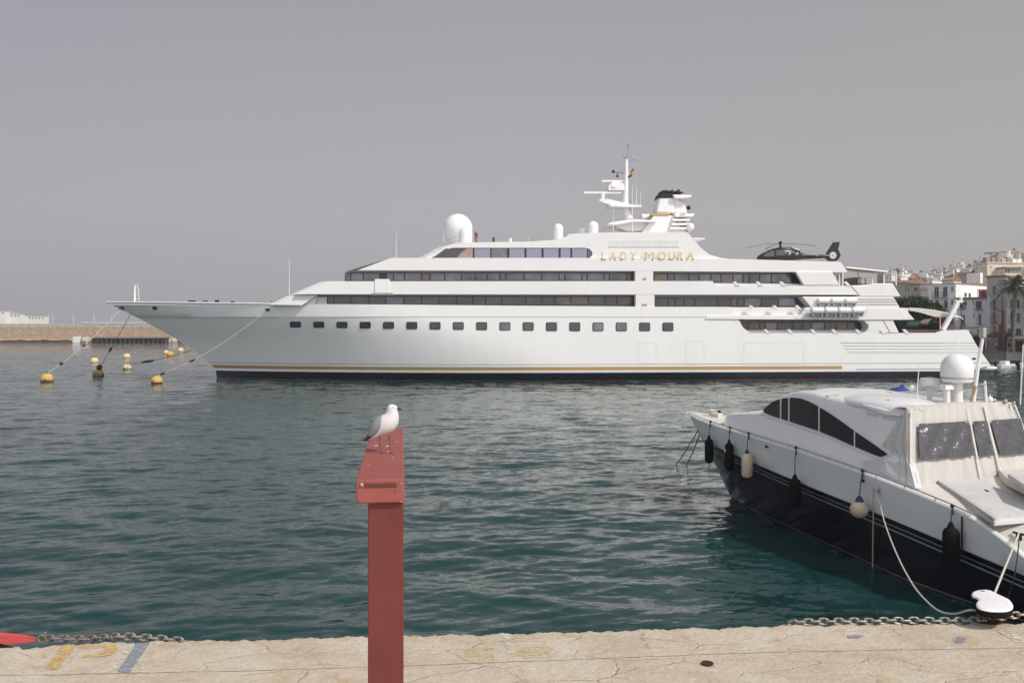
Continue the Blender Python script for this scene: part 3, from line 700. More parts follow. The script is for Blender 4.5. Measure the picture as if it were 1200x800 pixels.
# hull seams, doors and stern louvres
def hull_line(name, x0, y0, x1, y1, w=.55, m='seam', n=8):
    top = [(lerp(x0,x1,i/n), lerp(y0,y1,i/n)-w/2) for i in range(n+1)]; bot = [(a, b+w) for a, b in top]
    mb = MB(); rows = [[on_side(a,b,.02) for a, b in top], [on_side(a,b,.02) for a, b in bot]]
    mb.grid(rows); mb.build(name, M[m], ship)
mat('faint_seam', (.70,.70,.69), .5)
hull_line('hull_seam', 335, 367.4, 852, 369.2, .4, 'faint_seam', 20)
for x0, x1, y0, y1 in [(748,769,401,426),(804,825,400,427),(872,942,401,427),(826,849,361.5,368)]:
    for l in [(x0,y0,x1,y0),(x0,y1,x1,y1)]: hull_line('door_seam', *l, .35, 'faint_seam', 2)
    for x in (x0, x1): MB().grid([[on_side(x-.15,y0,.02), on_side(x-.15,y1,.02)],[on_side(x+.15,y0,.02), on_side(x+.15,y1,.02)]]).build('door_seam', M['faint_seam'], ship)
for k, (a, b) in enumerate([(985,1143),(988,1145),(990,1146.5),(992,1147.5)]):
    y = 401.7+k*3.6; hull_line('stern_louvre', a, y, b, y+.2, .7 if k == 0 else .5, 'seam', 4)
hull_line('stern_louvre', 995, 414.5, 1149, 414.5, .4, 'faint_seam', 4)
hull_line('spray_strake', 1003, 432.6, 1140, 431.8, .9, 'seam', 4)
for i, (x, w) in enumerate([(217,2),(222,2),(227,2.4),(232,2),(237,2),(204,2),(372,1.6),(379,1.6),(385,1.6),(391,1.6),(399,1.6),(405,1.6),(414,2.4),(428,2.6),(521,6),(792,6)]):
    y = 365.6 if x < 300 else 368
    side_patch('scupper', [(x,y-.35),(x+w,y-.35),(x+w,y+.35),(x,y+.35)], M['seam'], .03)
for x, y in [(143,361),(181.5,361),(313.5,363)]:
    f = side_patch('fairlead', rrect(x-3,y-2,x+3,y+2,1.6), M['steel'], .12); side_patch('opening', rrect(x-1.7,y-1.1,x+1.7,y+1.1,1), M['black'], .14, f)
side_patch('mooring_port', rrect(1139.5,419,1143.5,421,.8), M['black'], .06)
part('stern_locker', [(1144,409),(1147.5,409),(1146,418),(1143,418)], 1.0, 2.0, M['grey_metal'], 0)
part('swim_platform', [(1138,429.3),(1168,429.3),(1169,431),(1168,433.2),(1138,433.2)], .6, BEAM-.6, W, .12)
# side deck shadow gaps under each band are real overhangs; gold emblem plates on the bulkheads
part('emblem_plate', [(753,326.4),(756.5,324.5),(757.5,328),(753,328)], .01, .06, M['gold'], 0); part('emblem_plate', [(752,356.5),(757.5,355.5),(758.5,358.4),(752,358.4)], .01, .06, M['gold'], 0)
# funnel
part('funnel_base', [(752,272.8),(756,267),(763,258),(766,252.4),(790,252.4),(792,262),(800,268),(806,273)], 7.6, BEAM-7.6, W)
part('gold_stripe', [(764,250.2),(785,250.2),(784,252.8),(763.5,252.8)], 7.5, BEAM-7.5, M['gold'])
part('funnel_stack', [(769,250.3),(770.5,242),(773,231),(774.5,226.5),(790,227),(791,250.3)], 8, BEAM-8, W, .25)
part('funnel_black_band', [(772.5,232),(774.5,226),(790,226.4),(789,232)], 7.9, BEAM-7.9, M['black'])
mb = MB()
for i, (a, w) in enumerate([(778,4.5),(786,4.5),(793.5,5.5)]):
    for vv in (8.6, 9.9): p = S(a,225.6,vv); mb.tube([(p.x,vv,p.z-.3),(p.x,vv,p.z+.05),(p.x+.3,vv,p.z+.22)], w*.045, 10)
mb.build('exhaust_pipes', M['black'], ship); part('exhaust_cover', [(774,225.3),(777,222.6),(800,224.6),(801.5,226)], 8.3, BEAM-8.3, M['black'])
part('funnel_aft_body', [(790,250.3),(789,230),(795,233),(803,240),(806,250.3)], 8.2, BEAM-8.2, W, .2)
part('funnel_wing', [(789,228),(811.5,228.6),(809,231.5),(800,232.6),(791,232)], 7.4, BEAM-7.4, W, .06)
part('funnel_wing', [(790,250.2),(815,250.3),(812,254),(792,254.6)], 7.2, BEAM-7.2, W, .08)
for y, a, b in [(256.4,788,809),(261.3,787,809.5),(266.2,785,811)]:
    part('funnel_shelf', [(a,y),(b,y),(b-1,y+2.6),(a,y+2.8)], 7.2, BEAM-7.2, W, .05)
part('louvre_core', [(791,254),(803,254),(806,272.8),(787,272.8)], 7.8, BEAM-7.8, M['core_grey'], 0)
p = S(809,266,4.5); MB().ball((p.x,4.5,p.z), .5, 14, 8).build('camera_dome', M['dome_white'], ship, smooth=True)
p = S(807,243.5,6.6); MB().ball((p.x,6.6,p.z), .28, 10, 6).build('horn', M['black'], ship, smooth=True)
part('vent_frame', [(713,288.3),(796,288.3),(796,289.2),(713,289.2)], .28, .4, M['faint_seam'], 0)
mb = MB()
for i in range(29):
    a = 714+i*2.85; sprism(mb, [(a+1.2,281.4),(a+1.8,281.4),(a+.5,288),(a-.1,288)], .29, .34)
mb.build('vent_grille', M['faint_seam'], ship)
part('aft_wing_bar', [(813,278.7),(826.5,279),(826.5,280),(813,280)], 4, BEAM-4, W, 0)
# mast
def sp(px, py, v=9.25): return S(px, py, v)
part('mast_platform', [(712,263),(716,260.4),(742,256.8),(771,258.2),(770,260),(742,259.8),(722,263.4)], 6.8, BEAM-6.8, W, .04)
part('mast_base', [(724,262.6),(722,265.5),(735,270.5),(757,270.5),(767,259.8),(742,259.6)], 8.0, BEAM-8.0, mat('mast_shade', (.66,.65,.63), .5), .04)
part('mast_fin', [(712,263.2),(722,268),(727,269.5),(735,264)], 9.0, 9.6, W, .03)
mb = MB(); mb.tube([sp(737.5,257),(sp(733.5,246)),sp(732.6,236),sp(733.5,218),sp(734,203),sp(734,187)], [.62,.5,.4,.32,.26,.2], 14); mb.build('mast', W, ship, smooth=True)
mb = MB(); mb.tube([sp(734.5,188),sp(735.5,176),sp(737,169),sp(736.5,167)], [.07,.06,.16,.05], 8); mb.tube([sp(731,181),sp(732,185),sp(735,183)], .09, 6); mb.tube([sp(739,178),sp(739,186)], .05, 6)
mb.build('masthead_lights', M['grey_metal'], ship)
mb = MB(); mb.tube([sp(735,188),sp(745.5,187)], .07, 6); mb.tube([sp(745,187),sp(745,190)], .05, 6); mb.build('yard', M['grey_metal'], ship)
part('radar_platform', [(713,239.6),(716,241.8),(735,242.6),(752,242.4),(752.5,240.6),(740,239.6)], 8.0, BEAM-8.0, W, .02)
part('radar_bracket', [(719,212),(731,215),(732,223),(713,223),(713,218)], 8.9, 9.6, W, .05)
part('radar_bracket', [(702,235),(712,233),(733,238),(733,241),(710,239)], 8.8, 9.7, W, .05)
for (a, b, y, yb) in [(684,728,226,233),(705,730,212.5,217)]:
    mb = MB(); mb.beam(sp(a,y), sp(b,y), .3, .26); mb.tube([sp((a+b)/2,y), sp((a+b)/2,yb)], .28, 10); mb.build('radar_scanner', W, ship, bevel=.04)
mb = MB(); mb.ball(sp(719,219), .55, 12, 8, sc=(1.2,1,.8)); mb.ball(sp(706,235.5), .5, 12, 8, sc=(1.3,1,.6)); mb.build('radar_housing', M['dome_white'], ship, smooth=True)
mb = MB(); mb.lathe([(.02,0),(.22,.1),(.2,.3),(.02,.42)], sp(718.7,203), 8); mb.lathe([(.02,0),(.2,.1),(.12,.3)], sp(723.5,208), 8); mb.beam(sp(720,202.5), sp(731,202.5), .05, .05); mb.tube([sp(723.5,208),sp(723.5,202)], .04, 5); mb.build('wind_sensor', M['black'], ship)
for (a, y0, y1, v, r) in [(741,217,281,5,.05),(718.7,243,274,6,.03),(750.7,224,241,9,.03),(745.5,187,242,9,.012),(746,222,240,8,.03),(462.3,272,302,9,.1),(468.5,280,302,9,.07),(464.8,270,302,10,.03),(339,303,345,9,.03),(619,277,284,9,.03),(807,268,281,5,.05),(520,270,284,9,.03)]:
    mb = MB(); mb.tube([sp(a,y1,v), sp(a,lerp(y1,y0,.4),v), sp(a,y0,v)], [r*1.3, r, r*.6], 6); mb.build('whip_antenna', M['dome_white'] if a not in (462.3,468.5) else M['grey_metal'], ship)
# courtesy flag
def flag():
    mb = MB(); rows = []
    a, b = sp(742,197,9), sp(741.5,207,9)
    for i in range(7):
        t = i/6; p = a.lerp(b, t); rows.append([(p.x-.0+s*(-.9)*(.3+.7*t)+.1*math.sin(t*5), p.y+.12*math.sin(s*6+t*3), p.z-s*.35) for s in np.linspace(0,1,6)])
    mb.grid(rows, mfun=lambda i,k: 0 if i < 2 else (1 if i < 4 else 2))
    mb.build('courtesy_flag', [mat('flag_red',(.22,.03,.03),.8), mat('flag_yellow',(.45,.28,.05),.8), mat('flag_dark',(.05,.03,.02),.8)], ship)
flag()
mb = MB(); mb.tube([sp(752,254.5),sp(758,254),sp(763,252)], [.45,.35,.3], 10); mb.build('fog_horn', M['dome_white'], ship, smooth=True)
# radomes on the top deck
def radome(px, py, rpx, v, base_py, dome=False):
    c = sp(px, py, v); r = rpx*.101*(1+v/101); z1 = sp(px, base_py, v).z-.3
    mb = MB(); mb.ball(c, r, 32, 18)
    if dome: mb.lathe([(r, 0), (r*.96, -(c.z-z1))], c, 32) if False else mb.tube([(c.x,c.y,c.z), (c.x,c.y,z1+.35)], [r*.999, r*.95], 32)
    mb.tube([(c.x,c.y,c.z-r*.9), (c.x,c.y,z1)], [r*.45, r*.4], 14)
    mb.build('radome', M['dome_white'], ship, smooth=30)
radome(536.5,268,17.2,10.5,286); radome(545.5,274.5,8.2,4.5,286,True); radome(654,268,6,6,283,True); radome(695,265.5,6.3,6,274,True); radome(683,271,5,12,275); radome(598,281,2,6,285,True)
mb = MB(); p = sp(558,284,5); mb.tube([p, sp(558,279,5), sp(557.6,273,5)], [.09,.12,.08], 8); mb.ball(sp(558,274.5,5), .22, 8, 6, sc=(1,1,1.4)); mb.beam(sp(556.6,279.5,5), sp(559.8,276.5,5), .1, .2); mb.build('signal_light', mat('signal_red',(.18,.05,.05),.6), ship)
mb = MB(); p = sp(578.4,285,5); mb.tube([p, sp(578.4,278,5)], .12, 8); mb.build('signal_light', M['black'], ship)
# railing on the top deck front, small deck boxes
mb = MB()
for i in range(8):
    a = 512+i*3.2; p = sp(a, 296-i*1.6, 6); mb.tube([p, (p.x,p.y,p.z+.9)], .025, 5)
mb.tube([sp(511,288.5,6), sp(534,277.5,6)], .025, 5); mb.build('railing', M['steel'], ship)
mb = MB(); p0 = sp(667,275,2); 
for a, b in [(668,276.5),(672,276),(676,276.5)]: mb.ball(sp(a,b,1.5), .28, 8, 6)
mb.build('searchlight', M['steel'], ship, smooth=True)
# foredeck gear
for a, b, w, hgt in [(225,353.6,9,1.6),(241,353.6,6,1.2),(254.5,354,5,3.4),(272.5,354.4,4.5,2),(302,356,9,2.4),(309,355.5,5,4),(322,355,12,4),(330,353,8,4)]:
    mb = MB(); c = sp(a,b+.6,8); r = hgt*.055
    mb.lathe([(r*.6,-w*.05),(r,-w*.045),(r,w*.045),(r*.6,w*.05)], (c.x,c.y,c.z+.15), 12, axis='x'); mb.box(c.x-w*.05,c.x+w*.05,c.y-.4,c.y+.4,c.z-.8,c.z)
    mb.build('deck_winch', M['black'] if a < 300 else M['canvas_brown'], ship, smooth=True)
mb = MB(); mb.tube([sp(157.8,354,9.25), sp(158,336,9.25), sp(159.4,333.4,9.25)], [.12,.10,.06], 8); mb.tube([sp(163,354,9.25), sp(162.6,340,9.25), sp(160.5,333.4,9.25)], .035, 6)
for y in (338,342,346,350): mb.tube([sp(158,y,9.25), sp(162.8,y,9.25)], .025, 5)
mb.build('bow_staff', M['dome_white'], ship)
# name
def letters():
    spec = [('L',704.4,709.6),('A',714.2,721.4),('D',726.6,732.8),('Y',737.6,744.8),('M',755.0,765.4),('O',769.6,779.6),('U',782.6,789.8),('R',793.2,799.6),('A',804.0,812.4)]
    for ch, a, b in spec:
        cu = bpy.data.curves.new('letter', 'FONT'); cu.body = ch; cu.extrude = .03; cu.size = 1; cu.offset = 0.0; tmp = bpy.data.objects.new('tmp', cu); C.objects.link(tmp)
        bpy.context.view_layer.update()
        me = bpy.data.meshes.new_from_object(tmp.evaluated_get(bpy.context.evaluated_depsgraph_get()))
        bpy.data.objects.remove(tmp)
        n = len(me.vertices); co = np.empty(n*3); me.vertices.foreach_get('co', co); co = co.reshape(-1,3)
        mn, mx = co.min(0), co.max(0); p0, p1 = S(a,304.4,.3), S(b,295.6,.3)
        x = p0.x+(co[:,0]-mn[0])/(mx[0]-mn[0])*(p1.x-p0.x); z = p0.z+(co[:,1]-mn[1])/(mx[1]-mn[1])*(p1.z-p0.z)
        out = np.stack([x, -.04-co[:,2], z], 1)
        me.vertices.foreach_set('co', out.ravel()); me.update(); me.materials.clear(); me.materials.append(M['gold_letter'])
        o = bpy.data.objects.new('name_letter', me); C.objects.link(o); o.parent = ship
letters()
# life raft canisters
def raft(px, py, L=13.0, r=.42, v=-.25):
    c = S(px, py, max(v,0)); l = L*.0515*1.02; mb = MB(); prof = [(r*.5,-l),(r*.85,-l*.94),(r,-l*.8)]
    for k in range(5):
        t = -l*.8+k*l*.4; prof += [(r,t+.02),(r*1.06,t+.05),(r*1.06,t+.11),(r,t+.14)]
    prof += [(r,l*.9),(r*.8,l*.97),(r*.4,l)]
    prof = [(a, min(b, l)) for a, b in prof]
    mb.lathe(prof, (c.x, v, c.z), 16, axis='x'); o = mb.build('life_raft', M['dome_white'], ship, smooth=30)
    m = MB(); m.box(c.x-l*.8,c.x-l*.65,v-.3,v+.5,c.z-r-.28,c.z-r+.06); m.box(c.x+l*.6,c.x+l*.75,v-.3,v+.5,c.z-r-.28,c.z-r+.06); m.box(c.x-l,c.x+l,v-.1,v+.4,c.z-r-.2,c.z-r-.1)
    m.build('cradle', M['grey_metal'], o)
for i in range(3): raft(963.5+i*16, 352.6, 13.5, .36)
for i in range(4): raft(954+i*15.8, 364, 14.5, .42, -.75)
mb = MB()
for k in range(2): mb.tube([S(940,362.5+k*4.5)+Vector((0,-.9,0)), S(1011,362.5+k*4.5)+Vector((0,-.9,0))], .03, 5)
for i in range(10): mb.tube([S(940+i*7.9,360)+Vector((0,-.9,0)), S(940+i*7.9,368.5)+Vector((0,-.9,0))], .03, 5)
mb.build('raft_rack', M['steel'], ship)
# aft terraces: posts, canopies, furniture
for a, y, v in [(978.5,319,2),(983.5,319,2),(987.5,319,2),(1022.5,318.5,3),(1035.8,318.5,3),(1006,318.5,14),(1050,318.5,14)]:
    MB().tube([sp(a,y,v), sp(a,334.5,v)], .09, 8).build('terrace_post', M['dome_white'], ship)
mb = MB(); rows = []
for v in np.linspace(2.5,16,6): rows.append([sp(a,b-.4*math.sin((v-2.5)/13.5*3.14)*2,v) for a, b in [(993,314.3),(1008,316.2),(1024,318.2),(1038,319.3)]])
mb.grid(rows); mb.poly([sp(992,313.6,2.4),sp(1038,318.6,2.4),sp(1038,320,2.4),(sp(1008,319.6,2.4)),sp(993,317,2.4)], (0,.15,0)); mb.build('aft_canopy', M['canvas_brown'], ship)
mb = MB(); mb.tube([sp(992,313.4,2.3), sp(1040,318.4,2.3)], .1, 8); mb.build('canopy_edge', M['dome_white'], ship)
part('terrace_bar', [(1000,325),(1011,325),(1011,335),(1000,335)], 6, 12, M['canvas_brown'], .05)
for a in (1009.5,1015.2): part('terrace_cabinet', [(a,325.5),(a+4,325.5),(a+4,332.6),(a,332.6)], 4, 5, M['dome_white'], .05)
part('inner_terrace_wall', [(977,319.4),(988,319.4),(988,334),(980,334)], 3, BEAM-3, M['canvas_brown'], 0)
# stern awning on the main deck and its wing
part('awning_mount', [(1053,360.6),(1065,361),(1064.5,366),(1072,374.6),(1063,374.6)], 1.0, BEAM-1, mat('mount_white', (.66,.62,.60), .6))
def awning():
    top = [(1065,361.6),(1078,362.2),(1094,364),(1108,367),(1116,369.6),(1123,371.4)]; bot = [(1065,363.6),(1078,366),(1094,370.8),(1101,371.5),(1112,370.6),(1123,371.9)]
    mb = MB(); rows = []
    for pts in (top, bot): rows.append([sp(a,b,2.5) for a, b in pts])
    back = [sp(a+1,b-1.0,15) for a, b in top]; rows2 = [[sp(a,b,2.5) for a, b in top], [sp(a,b-1.2,6) for a, b in top], [sp(a,b-1.2,11) for a, b in top], back]
    mb.grid(rows); mb.grid(rows2)
    mb.build('stern_awning', M['canvas_cream'], ship, smooth=True)
    mb = MB(); mb.tube([sp(1101.8,371,2.6), sp(1101.8,386,2.6)], .06, 6); mb.tube([sp(1118,370.5,3), sp(1126,371.5,3), sp(1128.5,374,3)], .07, 6); mb.tube([sp(1113,371,4), sp(1122,374.3,4)], .06, 6); mb.build('awning_frame', M['dome_white'], ship)
awning()
mb = MB(); rows = []
for i in range(10):
    t = i/9; rows.append([sp(lerp(1102.2,1113.4,t)+.5*math.sin(u*4), lerp(372.5+.5*math.sin(t*5),384.6-1.0*math.sin(t*3),u), 3.5+.25*math.sin(t*9+u*2)) for u in np.linspace(0,1,7)])
mb.grid(rows); mb.build('ensign', mat('ensign_red', (.30,.02,.022), .8, vary=.1, vscale=3), ship, smooth=True)
mb = MB(); mb.beam(sp(1105,386.5,1.4), sp(1122,355,1.4), .5, .5); mb.beam(sp(1120,354,1.4), sp(1128,353,1.4), .35, .3); mb.lathe([(.15,0),(.22,.15),(.1,.5)], sp(1126,352,1.4), 8); mb.build('passerelle_crane', M['dome_white'], ship, bevel=.05)
part('aft_deck_sofa', [(1058,386),(1085,386.5),(1085,390.5),(1058,390.5)], 6, 13, M['teak'], .1)
part('aft_bar', [(1050,377),(1064,376),(1062,390),(1056,390)], 5, 13, M['black'], 0)
part('ladder_mark', [(1030,389),(1053,389.6),(1053,390.2),(1030,389.8)], -.04, .05, M['seam'], 0)

# ------------------------------------------------------------------ helicopter on the top deck
def helicopter():
    base = ship.matrix_basis
    bpy.context.view_layer.update()
    v = 7.0; Mx = ship.matrix_basis
    loc = Mx @ S(925,306.5,v)
    h = thing('helicopter', 'dark grey helicopter with shrouded tail rotor parked on the aft top deck of the superyacht', 'helicopter', loc, YA)
    o0 = S(925,306.5,v)
    def hp(px, py, vv=v): return S(px, py, vv)-o0
    # fuselage: loft of elliptical sections along x
    secs = [(886.5,302.6,303.4,.05),(889,299.5,304.2,.45),(894,296.4,305,.75),(900,293.4,305.4,.95),(905,291.4,305.6,1.0),(911,290.6,305.6,1.0),(917,290.4,305.5,1.0),(924,291.4,305.2,.95),(931,293.8,304.8,.8),(937,296,304.2,.55),(944,297.6,303.6,.35),(955,298.5,303,.28),(967,298.4,302.4,.22),(972,298.2,302.2,.15)]
    rows = []
    for a, t, b, w in secs:
        p, q = hp(a,t), hp(a,b); cz = (p.z+q.z)/2; hz = (p.z-q.z)/2
        rows.append([(p.x, v-v+w*abs(math.cos(s))**.8*(1 if math.cos(s) > 0 else -1), cz+hz*abs(math.sin(s))**.85*(1 if math.sin(s) > 0 else -1)) for s in np.linspace(0,2*np.pi,20,endpoint=False)])
    MB().grid(rows, closed=True).build('fuselage', M['heli_grey'], h, smooth=60)
    def hpart(name, pts, w0, w1, m, bevel=.04):
        P = [hp(a,b) for a, b in pts]; return MB().poly([Vector((p.x,w0,p.z)) for p in P], (0,w1-w0,0)).build(name, m, h, bevel=bevel)
    for s in (-1,1):
        hpart('windscreen', [(890,301),(895,297.2),(901,294.2),(904,294),(904,301.5)], s*.93-.07, s*.93+.07, M['heli_glass'], .03)
        hpart('door_window', [(906,294.2),(915,293.6),(916,300),(906,300.5)], s*.99-.04, s*.99+.04, M['heli_glass'], .03)
    hpart('engine_cowling', [(909,291),(914,289.2),(926,289.4),(930,291),(937,293),(936,296.6),(909,296)], -.6, .6, M['heli_grey'], .15)
    hpart('air_intake', [(916,291.2),(924,291.4),(923,293.4),(915,293)], -.64, -.58, M['heli_silver'], 0)
    hpart('exhaust', [(931,292.4),(936,293.4),(936,295.2),(930,294.6)], -.3, .3, M['black'], .05)
    for a in (916,921,925,930): hpart('side_marking', [(a,296.5),(a+3,296.2),(a+2,299),(a-1,299.4)], -.985 if a < 924 else -.86, -.9 if a < 924 else -.7, M['grey_metal'], 0)
    hpart('side_stripe', [(938,298),(955,298.8),(955,299.6),(938,299.4)], -.48, -.2, M['heli_silver'], 0)
    hpart('tail_fin', [(967,299),(971,292),(976.5,283.6),(984,283.2),(982,292),(985,299),(983,303),(979,306),(971,306),(967,303)], -.14, .14, M['heli_grey'], .06)
    c = hp(975.6,299.4); mb = MB(); prof = [(.30,-.18),(.46,-.2),(.5,0),(.46,.2),(.30,.18)]
    mb.lathe([(.05,-.17),(.42,-.17),(.45,-.155),(.45,.155),(.42,.17),(.05,.17)], (c.x,0,c.z), 24, axis='y'); mb.build('fan_shroud', mat('fan_light', (.62,.62,.60), .5), h)
    mb = MB(); mb.lathe([(.02,-.2),(.1,-.19),(.1,.19),(.02,.2)], (c.x,0,c.z), 12, axis='y')
    for i in range(8):
        a = i*math.pi/4; mb.beam((c.x,-.18,c.z),(c.x+.4*math.cos(a),-.18,c.z+.4*math.sin(a)), .03,.05)
    mb.build('tail_fan', M['grey_metal'], h)
    hpart('stabiliser', [(957,300),(966,300.2),(965,301.2),(957,301)], -1.2, 1.2, M['heli_grey'], .02)
    mb = MB(); mb.lathe([(.14,0),(.12,.4),(.2,.45),(.24,.6),(.15,.75)], hp(914.5,289.6), 12); mb.build('rotor_hub', M['black'], h, smooth=True)
    hub = hp(915,286)
    for ang in (178, 4, 92):
        pts = []; wd = .14
        a = R(ang); d = Vector((math.cos(a), math.sin(a), 0)); n = Vector((-d.y,d.x,0)); L = 4.55 if ang == 178 else 4.85
        mb = MB(); rows = []
        for t in np.linspace(0.05,1,9):
            z = .10*math.sin(t*2.2)-(.62 if ang == 178 else .32)*t**2.2
            cc = Vector((hub.x,0,hub.z))+d*L*t+Vector((0,0,z)); w = wd*(1 if t > .15 else .5)
            rows.append([cc-n*w, cc-n*w*.3+Vector((0,0,.03)), cc+n*w, cc-n*w*.3-Vector((0,0,.03))])
        mb.grid(rows, closed=True); mb.build('rotor_blade', M['heli_grey'], h, smooth=True)
    for s in (-1,1):
        mb = MB(); z0 = hp(925,306.5).z+.05; mb.tube([(-2.8,s*1.1,z0+.25),(-2.5,s*1.1,z0),(1.2,s*1.1,z0)], .05, 8)
        for x in (-1.8,.4): mb.tube([(x,s*1.1,z0),(x,s*.7,z0+.45)], .04, 6)
        mb.build('skid', M['black'], h)
helicopter()

# ------------------------------------------------------------------ mooring buoys and lines of the big ship
buoys = [(54,443,7.2,447,'buoy_yellow',1,'leftmost yellow mooring buoy, nearest to the camera at the left'),
 (110,421.5,4.6,425,'buoy_pale',0,'pale yellow mooring buoy floating behind the algae-covered brown buoy'),
 (148,416.5,4.2,419.6,'buoy_pale',0,'whitish mooring buoy, upper of the two in line with each other left of the stem'),
 (114,437.5,6.2,441,'buoy_algae',1,'dirty brown mooring buoy holding the dark bow line'),
 (148.3,429.8,5.0,433,'buoy_pale',1,'pale pinkish mooring buoy floating just in front of the whitish one'),
 (194.3,411.8,3.3,414.6,'buoy_pale',0,'white mooring buoy touching the left side of a yellow one near the stem'),
 (198.9,413.6,4.0,416.8,'buoy_yellow',0,'small yellow mooring buoy just right of its white neighbour near the stem'),
 (211.2,409.4,3.5,412,'buoy_pale',0,'farthest small cream mooring buoy right beside the ship stem'),
 (183,445.6,6.6,449,'buoy_yellow',1,'yellow mooring buoy with dark algae side just left of the ship waterline')]
BP = []
for px, py, r, wl_, m, alg, lab in buoys:
    P = atz(px, wl_, 0); rr = r/F*P.y
    t = thing('mooring_buoy', lab, 'buoy', (P.x, P.y+rr*.3, 0), random.uniform(0,6), 'mooring buoys off the bow')
    zc = rr*.42; mm = M[m] if m != 'buoy_algae' else mat('buoy_brown', (.40,.26,.10), .75, col2=(.10,.07,.03), vscale=1.6)
    mb = MB(); mb.ball((0,0,zc), rr, 20, 14, sc=(1,1,.92))
    for k, v in enumerate(mb.v): mb.v[k] = (v[0], v[1], v[2])
    def mf(f): return 1 if sum(mb.v[j][2] for j in f)/len(f) < (zc*.25 if not alg else zc*.32+.0) else 0
    mb.m = [mf(f) for f in mb.f]
    mb.build('float', [mm, M['buoy_algae']], t, smooth=True)
    mb = MB(); mb.tube([(0,0,zc+rr*.85),(0,0,zc+rr*1.0)], rr*.13, 8); mb.tube([(rr*.11*math.cos(a),0,zc+rr*1.02+rr*.1*math.sin(a)) for a in np.linspace(0,6.28,10)], rr*.035, 5)
    if alg: mb.ball((-rr*.72,-rr*.3,zc*.5), rr*.34, 8, 6)
    mb.build('eye', M['buoy_algae'], t); BP.append(Vector((P.x, P.y+rr*.3, zc+rr*.9)))
def shipw(px, py, v): return ship.matrix_basis @ S(px, py, v)
def line_thing(name, lab, cat, pts, r, m, sleeves=(), group=None):
    root = thing(name, lab, cat, pts[0], 0, group); P = [Vector(p)-Vector(pts[0]) for p in pts]
    MB().tube(P, r, 6).build('rope', m, root, smooth=True)
    for a, b, rr in sleeves:
        n = len(P)-1; ia, ib = a*n, b*n
        def at(u): i = min(int(u), n-1); return P[i].lerp(P[i+1], u-i)
        MB().tube([at(ia), at((ia+ib)/2), at(ib)], [rr*.6, rr, rr*.6], 6).build('chafe_sleeve', M['rope_black'], root)
line_thing('mooring_line', 'pale rope from the bow tip down to the leftmost yellow buoy', 'mooring line', ropepts(shipw(143,361,8.6), BP[0], .5), .03, M['rope_white'], [(.50,.54,.14),(.80,.84,.2)], 'mooring lines off the bow')
line_thing('mooring_line', 'dark rope from the bow down to the brown buoy', 'mooring line', ropepts(shipw(154,366,8.8), BP[3], .2), .028, M['rope_black'], [(.58,.66,.16),(.93,.99,.4)], 'mooring lines off the bow')
bq = on_side(313,363,.1); bq = ship.matrix_basis @ Vector(bq)
line_thing('mooring_line', 'pale rope running from the side fairlead across the bow to the nearest right buoy', 'mooring line', ropepts(bq, BP[8], .8), .028, M['rope_white'], [(.66,.71,.14),(.93,.97,.15)], 'mooring lines off the bow')
line_thing('mooring_line', 'dark slack rope low over the water from the bow to the pinkish buoy', 'mooring line', ropepts(shipw(225,410,12), BP[4], .3), .035, M['rope_black'], [(.55,.74,.22)], 'mooring lines off the bow')

# ------------------------------------------------------------------ MOTOR YACHT (local axes: x aft from the bow, y to starboard, z up)
TH = -math.atan2(.917, .4); BX, BY = 7.2, 34.7
DX, DY = math.cos(TH), math.sin(TH); EX, EY = -DY, DX
boat = thing('motor_yacht', 'white and black motor yacht moored at the right edge with a canvas cockpit enclosure', 'motor yacht', (BX,BY,0), TH)
def MP(px, py, b=0.0):
    q = (px-600)/F; y = -b
    L = (q*(BY+y*EY)-BX-y*EX)/(DX-q*DY); Y = BY+L*DY+y*EY
    return Vector((L, y, H-(py-HZ)*Y/F))
def MZ(px, py, z):
    w = atz(px, py, z)-Vector((BX,BY,0)); return Vector((w.x*DX+w.y*DY, w.x*EX+w.y*EY, z))
bd_tab = [(0,.04),(.5,.38),(1,.62),(2,1.0),(3,1.27),(4.5,1.58),(6.5,1.98),(9,2.42),(12,2.82),(15,3.1),(20,3.1)]
zg_tab = [(0,2.92),(2,2.85),(4.5,2.79),(6.5,2.74),(9,2.66),(12,2.45),(13.5,2.28),(15,2.08),(15.8,1.74),(16.6,1.30),(17.2,1.16),(20,1.1)]
zk_tab = [(0,2.16),(3,2.0),(7,1.77),(12,1.47),(15,1.2),(16.6,1.0),(20,.9)]
wl_tab = [(0,.02),(1,.35),(2.5,.85),(6,1.55),(9,2.1),(12,2.75),(15,2.9),(20,2.9)]
def smooth_tab(tab, n=200):
    xs = np.linspace(tab[0][0], tab[-1][0], n); ys = np.interp(xs, *zip(*tab)); k = np.ones(9)/9
    yp = np.convolve(np.pad(ys, 4, mode='edge'), k, mode='valid'); yp[:3] = ys[:3]; return list(zip(xs, yp))
bd_tab, zk_tab, wl_tab = smooth_tab(bd_tab), smooth_tab(zk_tab), smooth_tab(wl_tab); zg_tab = smooth_tab(zg_tab, 400)
bdk = lambda L: interp(L, bd_tab); zgn = lambda L: interp(L, zg_tab); zkn = lambda L: interp(L, zk_tab)
LE = 19.2
zdk_tab = smooth_tab([(0,2.92),(4.5,2.79),(9,2.66),(12,2.45),(13.5,2.30),(15,2.18),(16.4,2.08),(17.3,1.75),(18.2,1.4),(20,1.2)], 400)
zdk = lambda L: interp(L, zdk_tab)
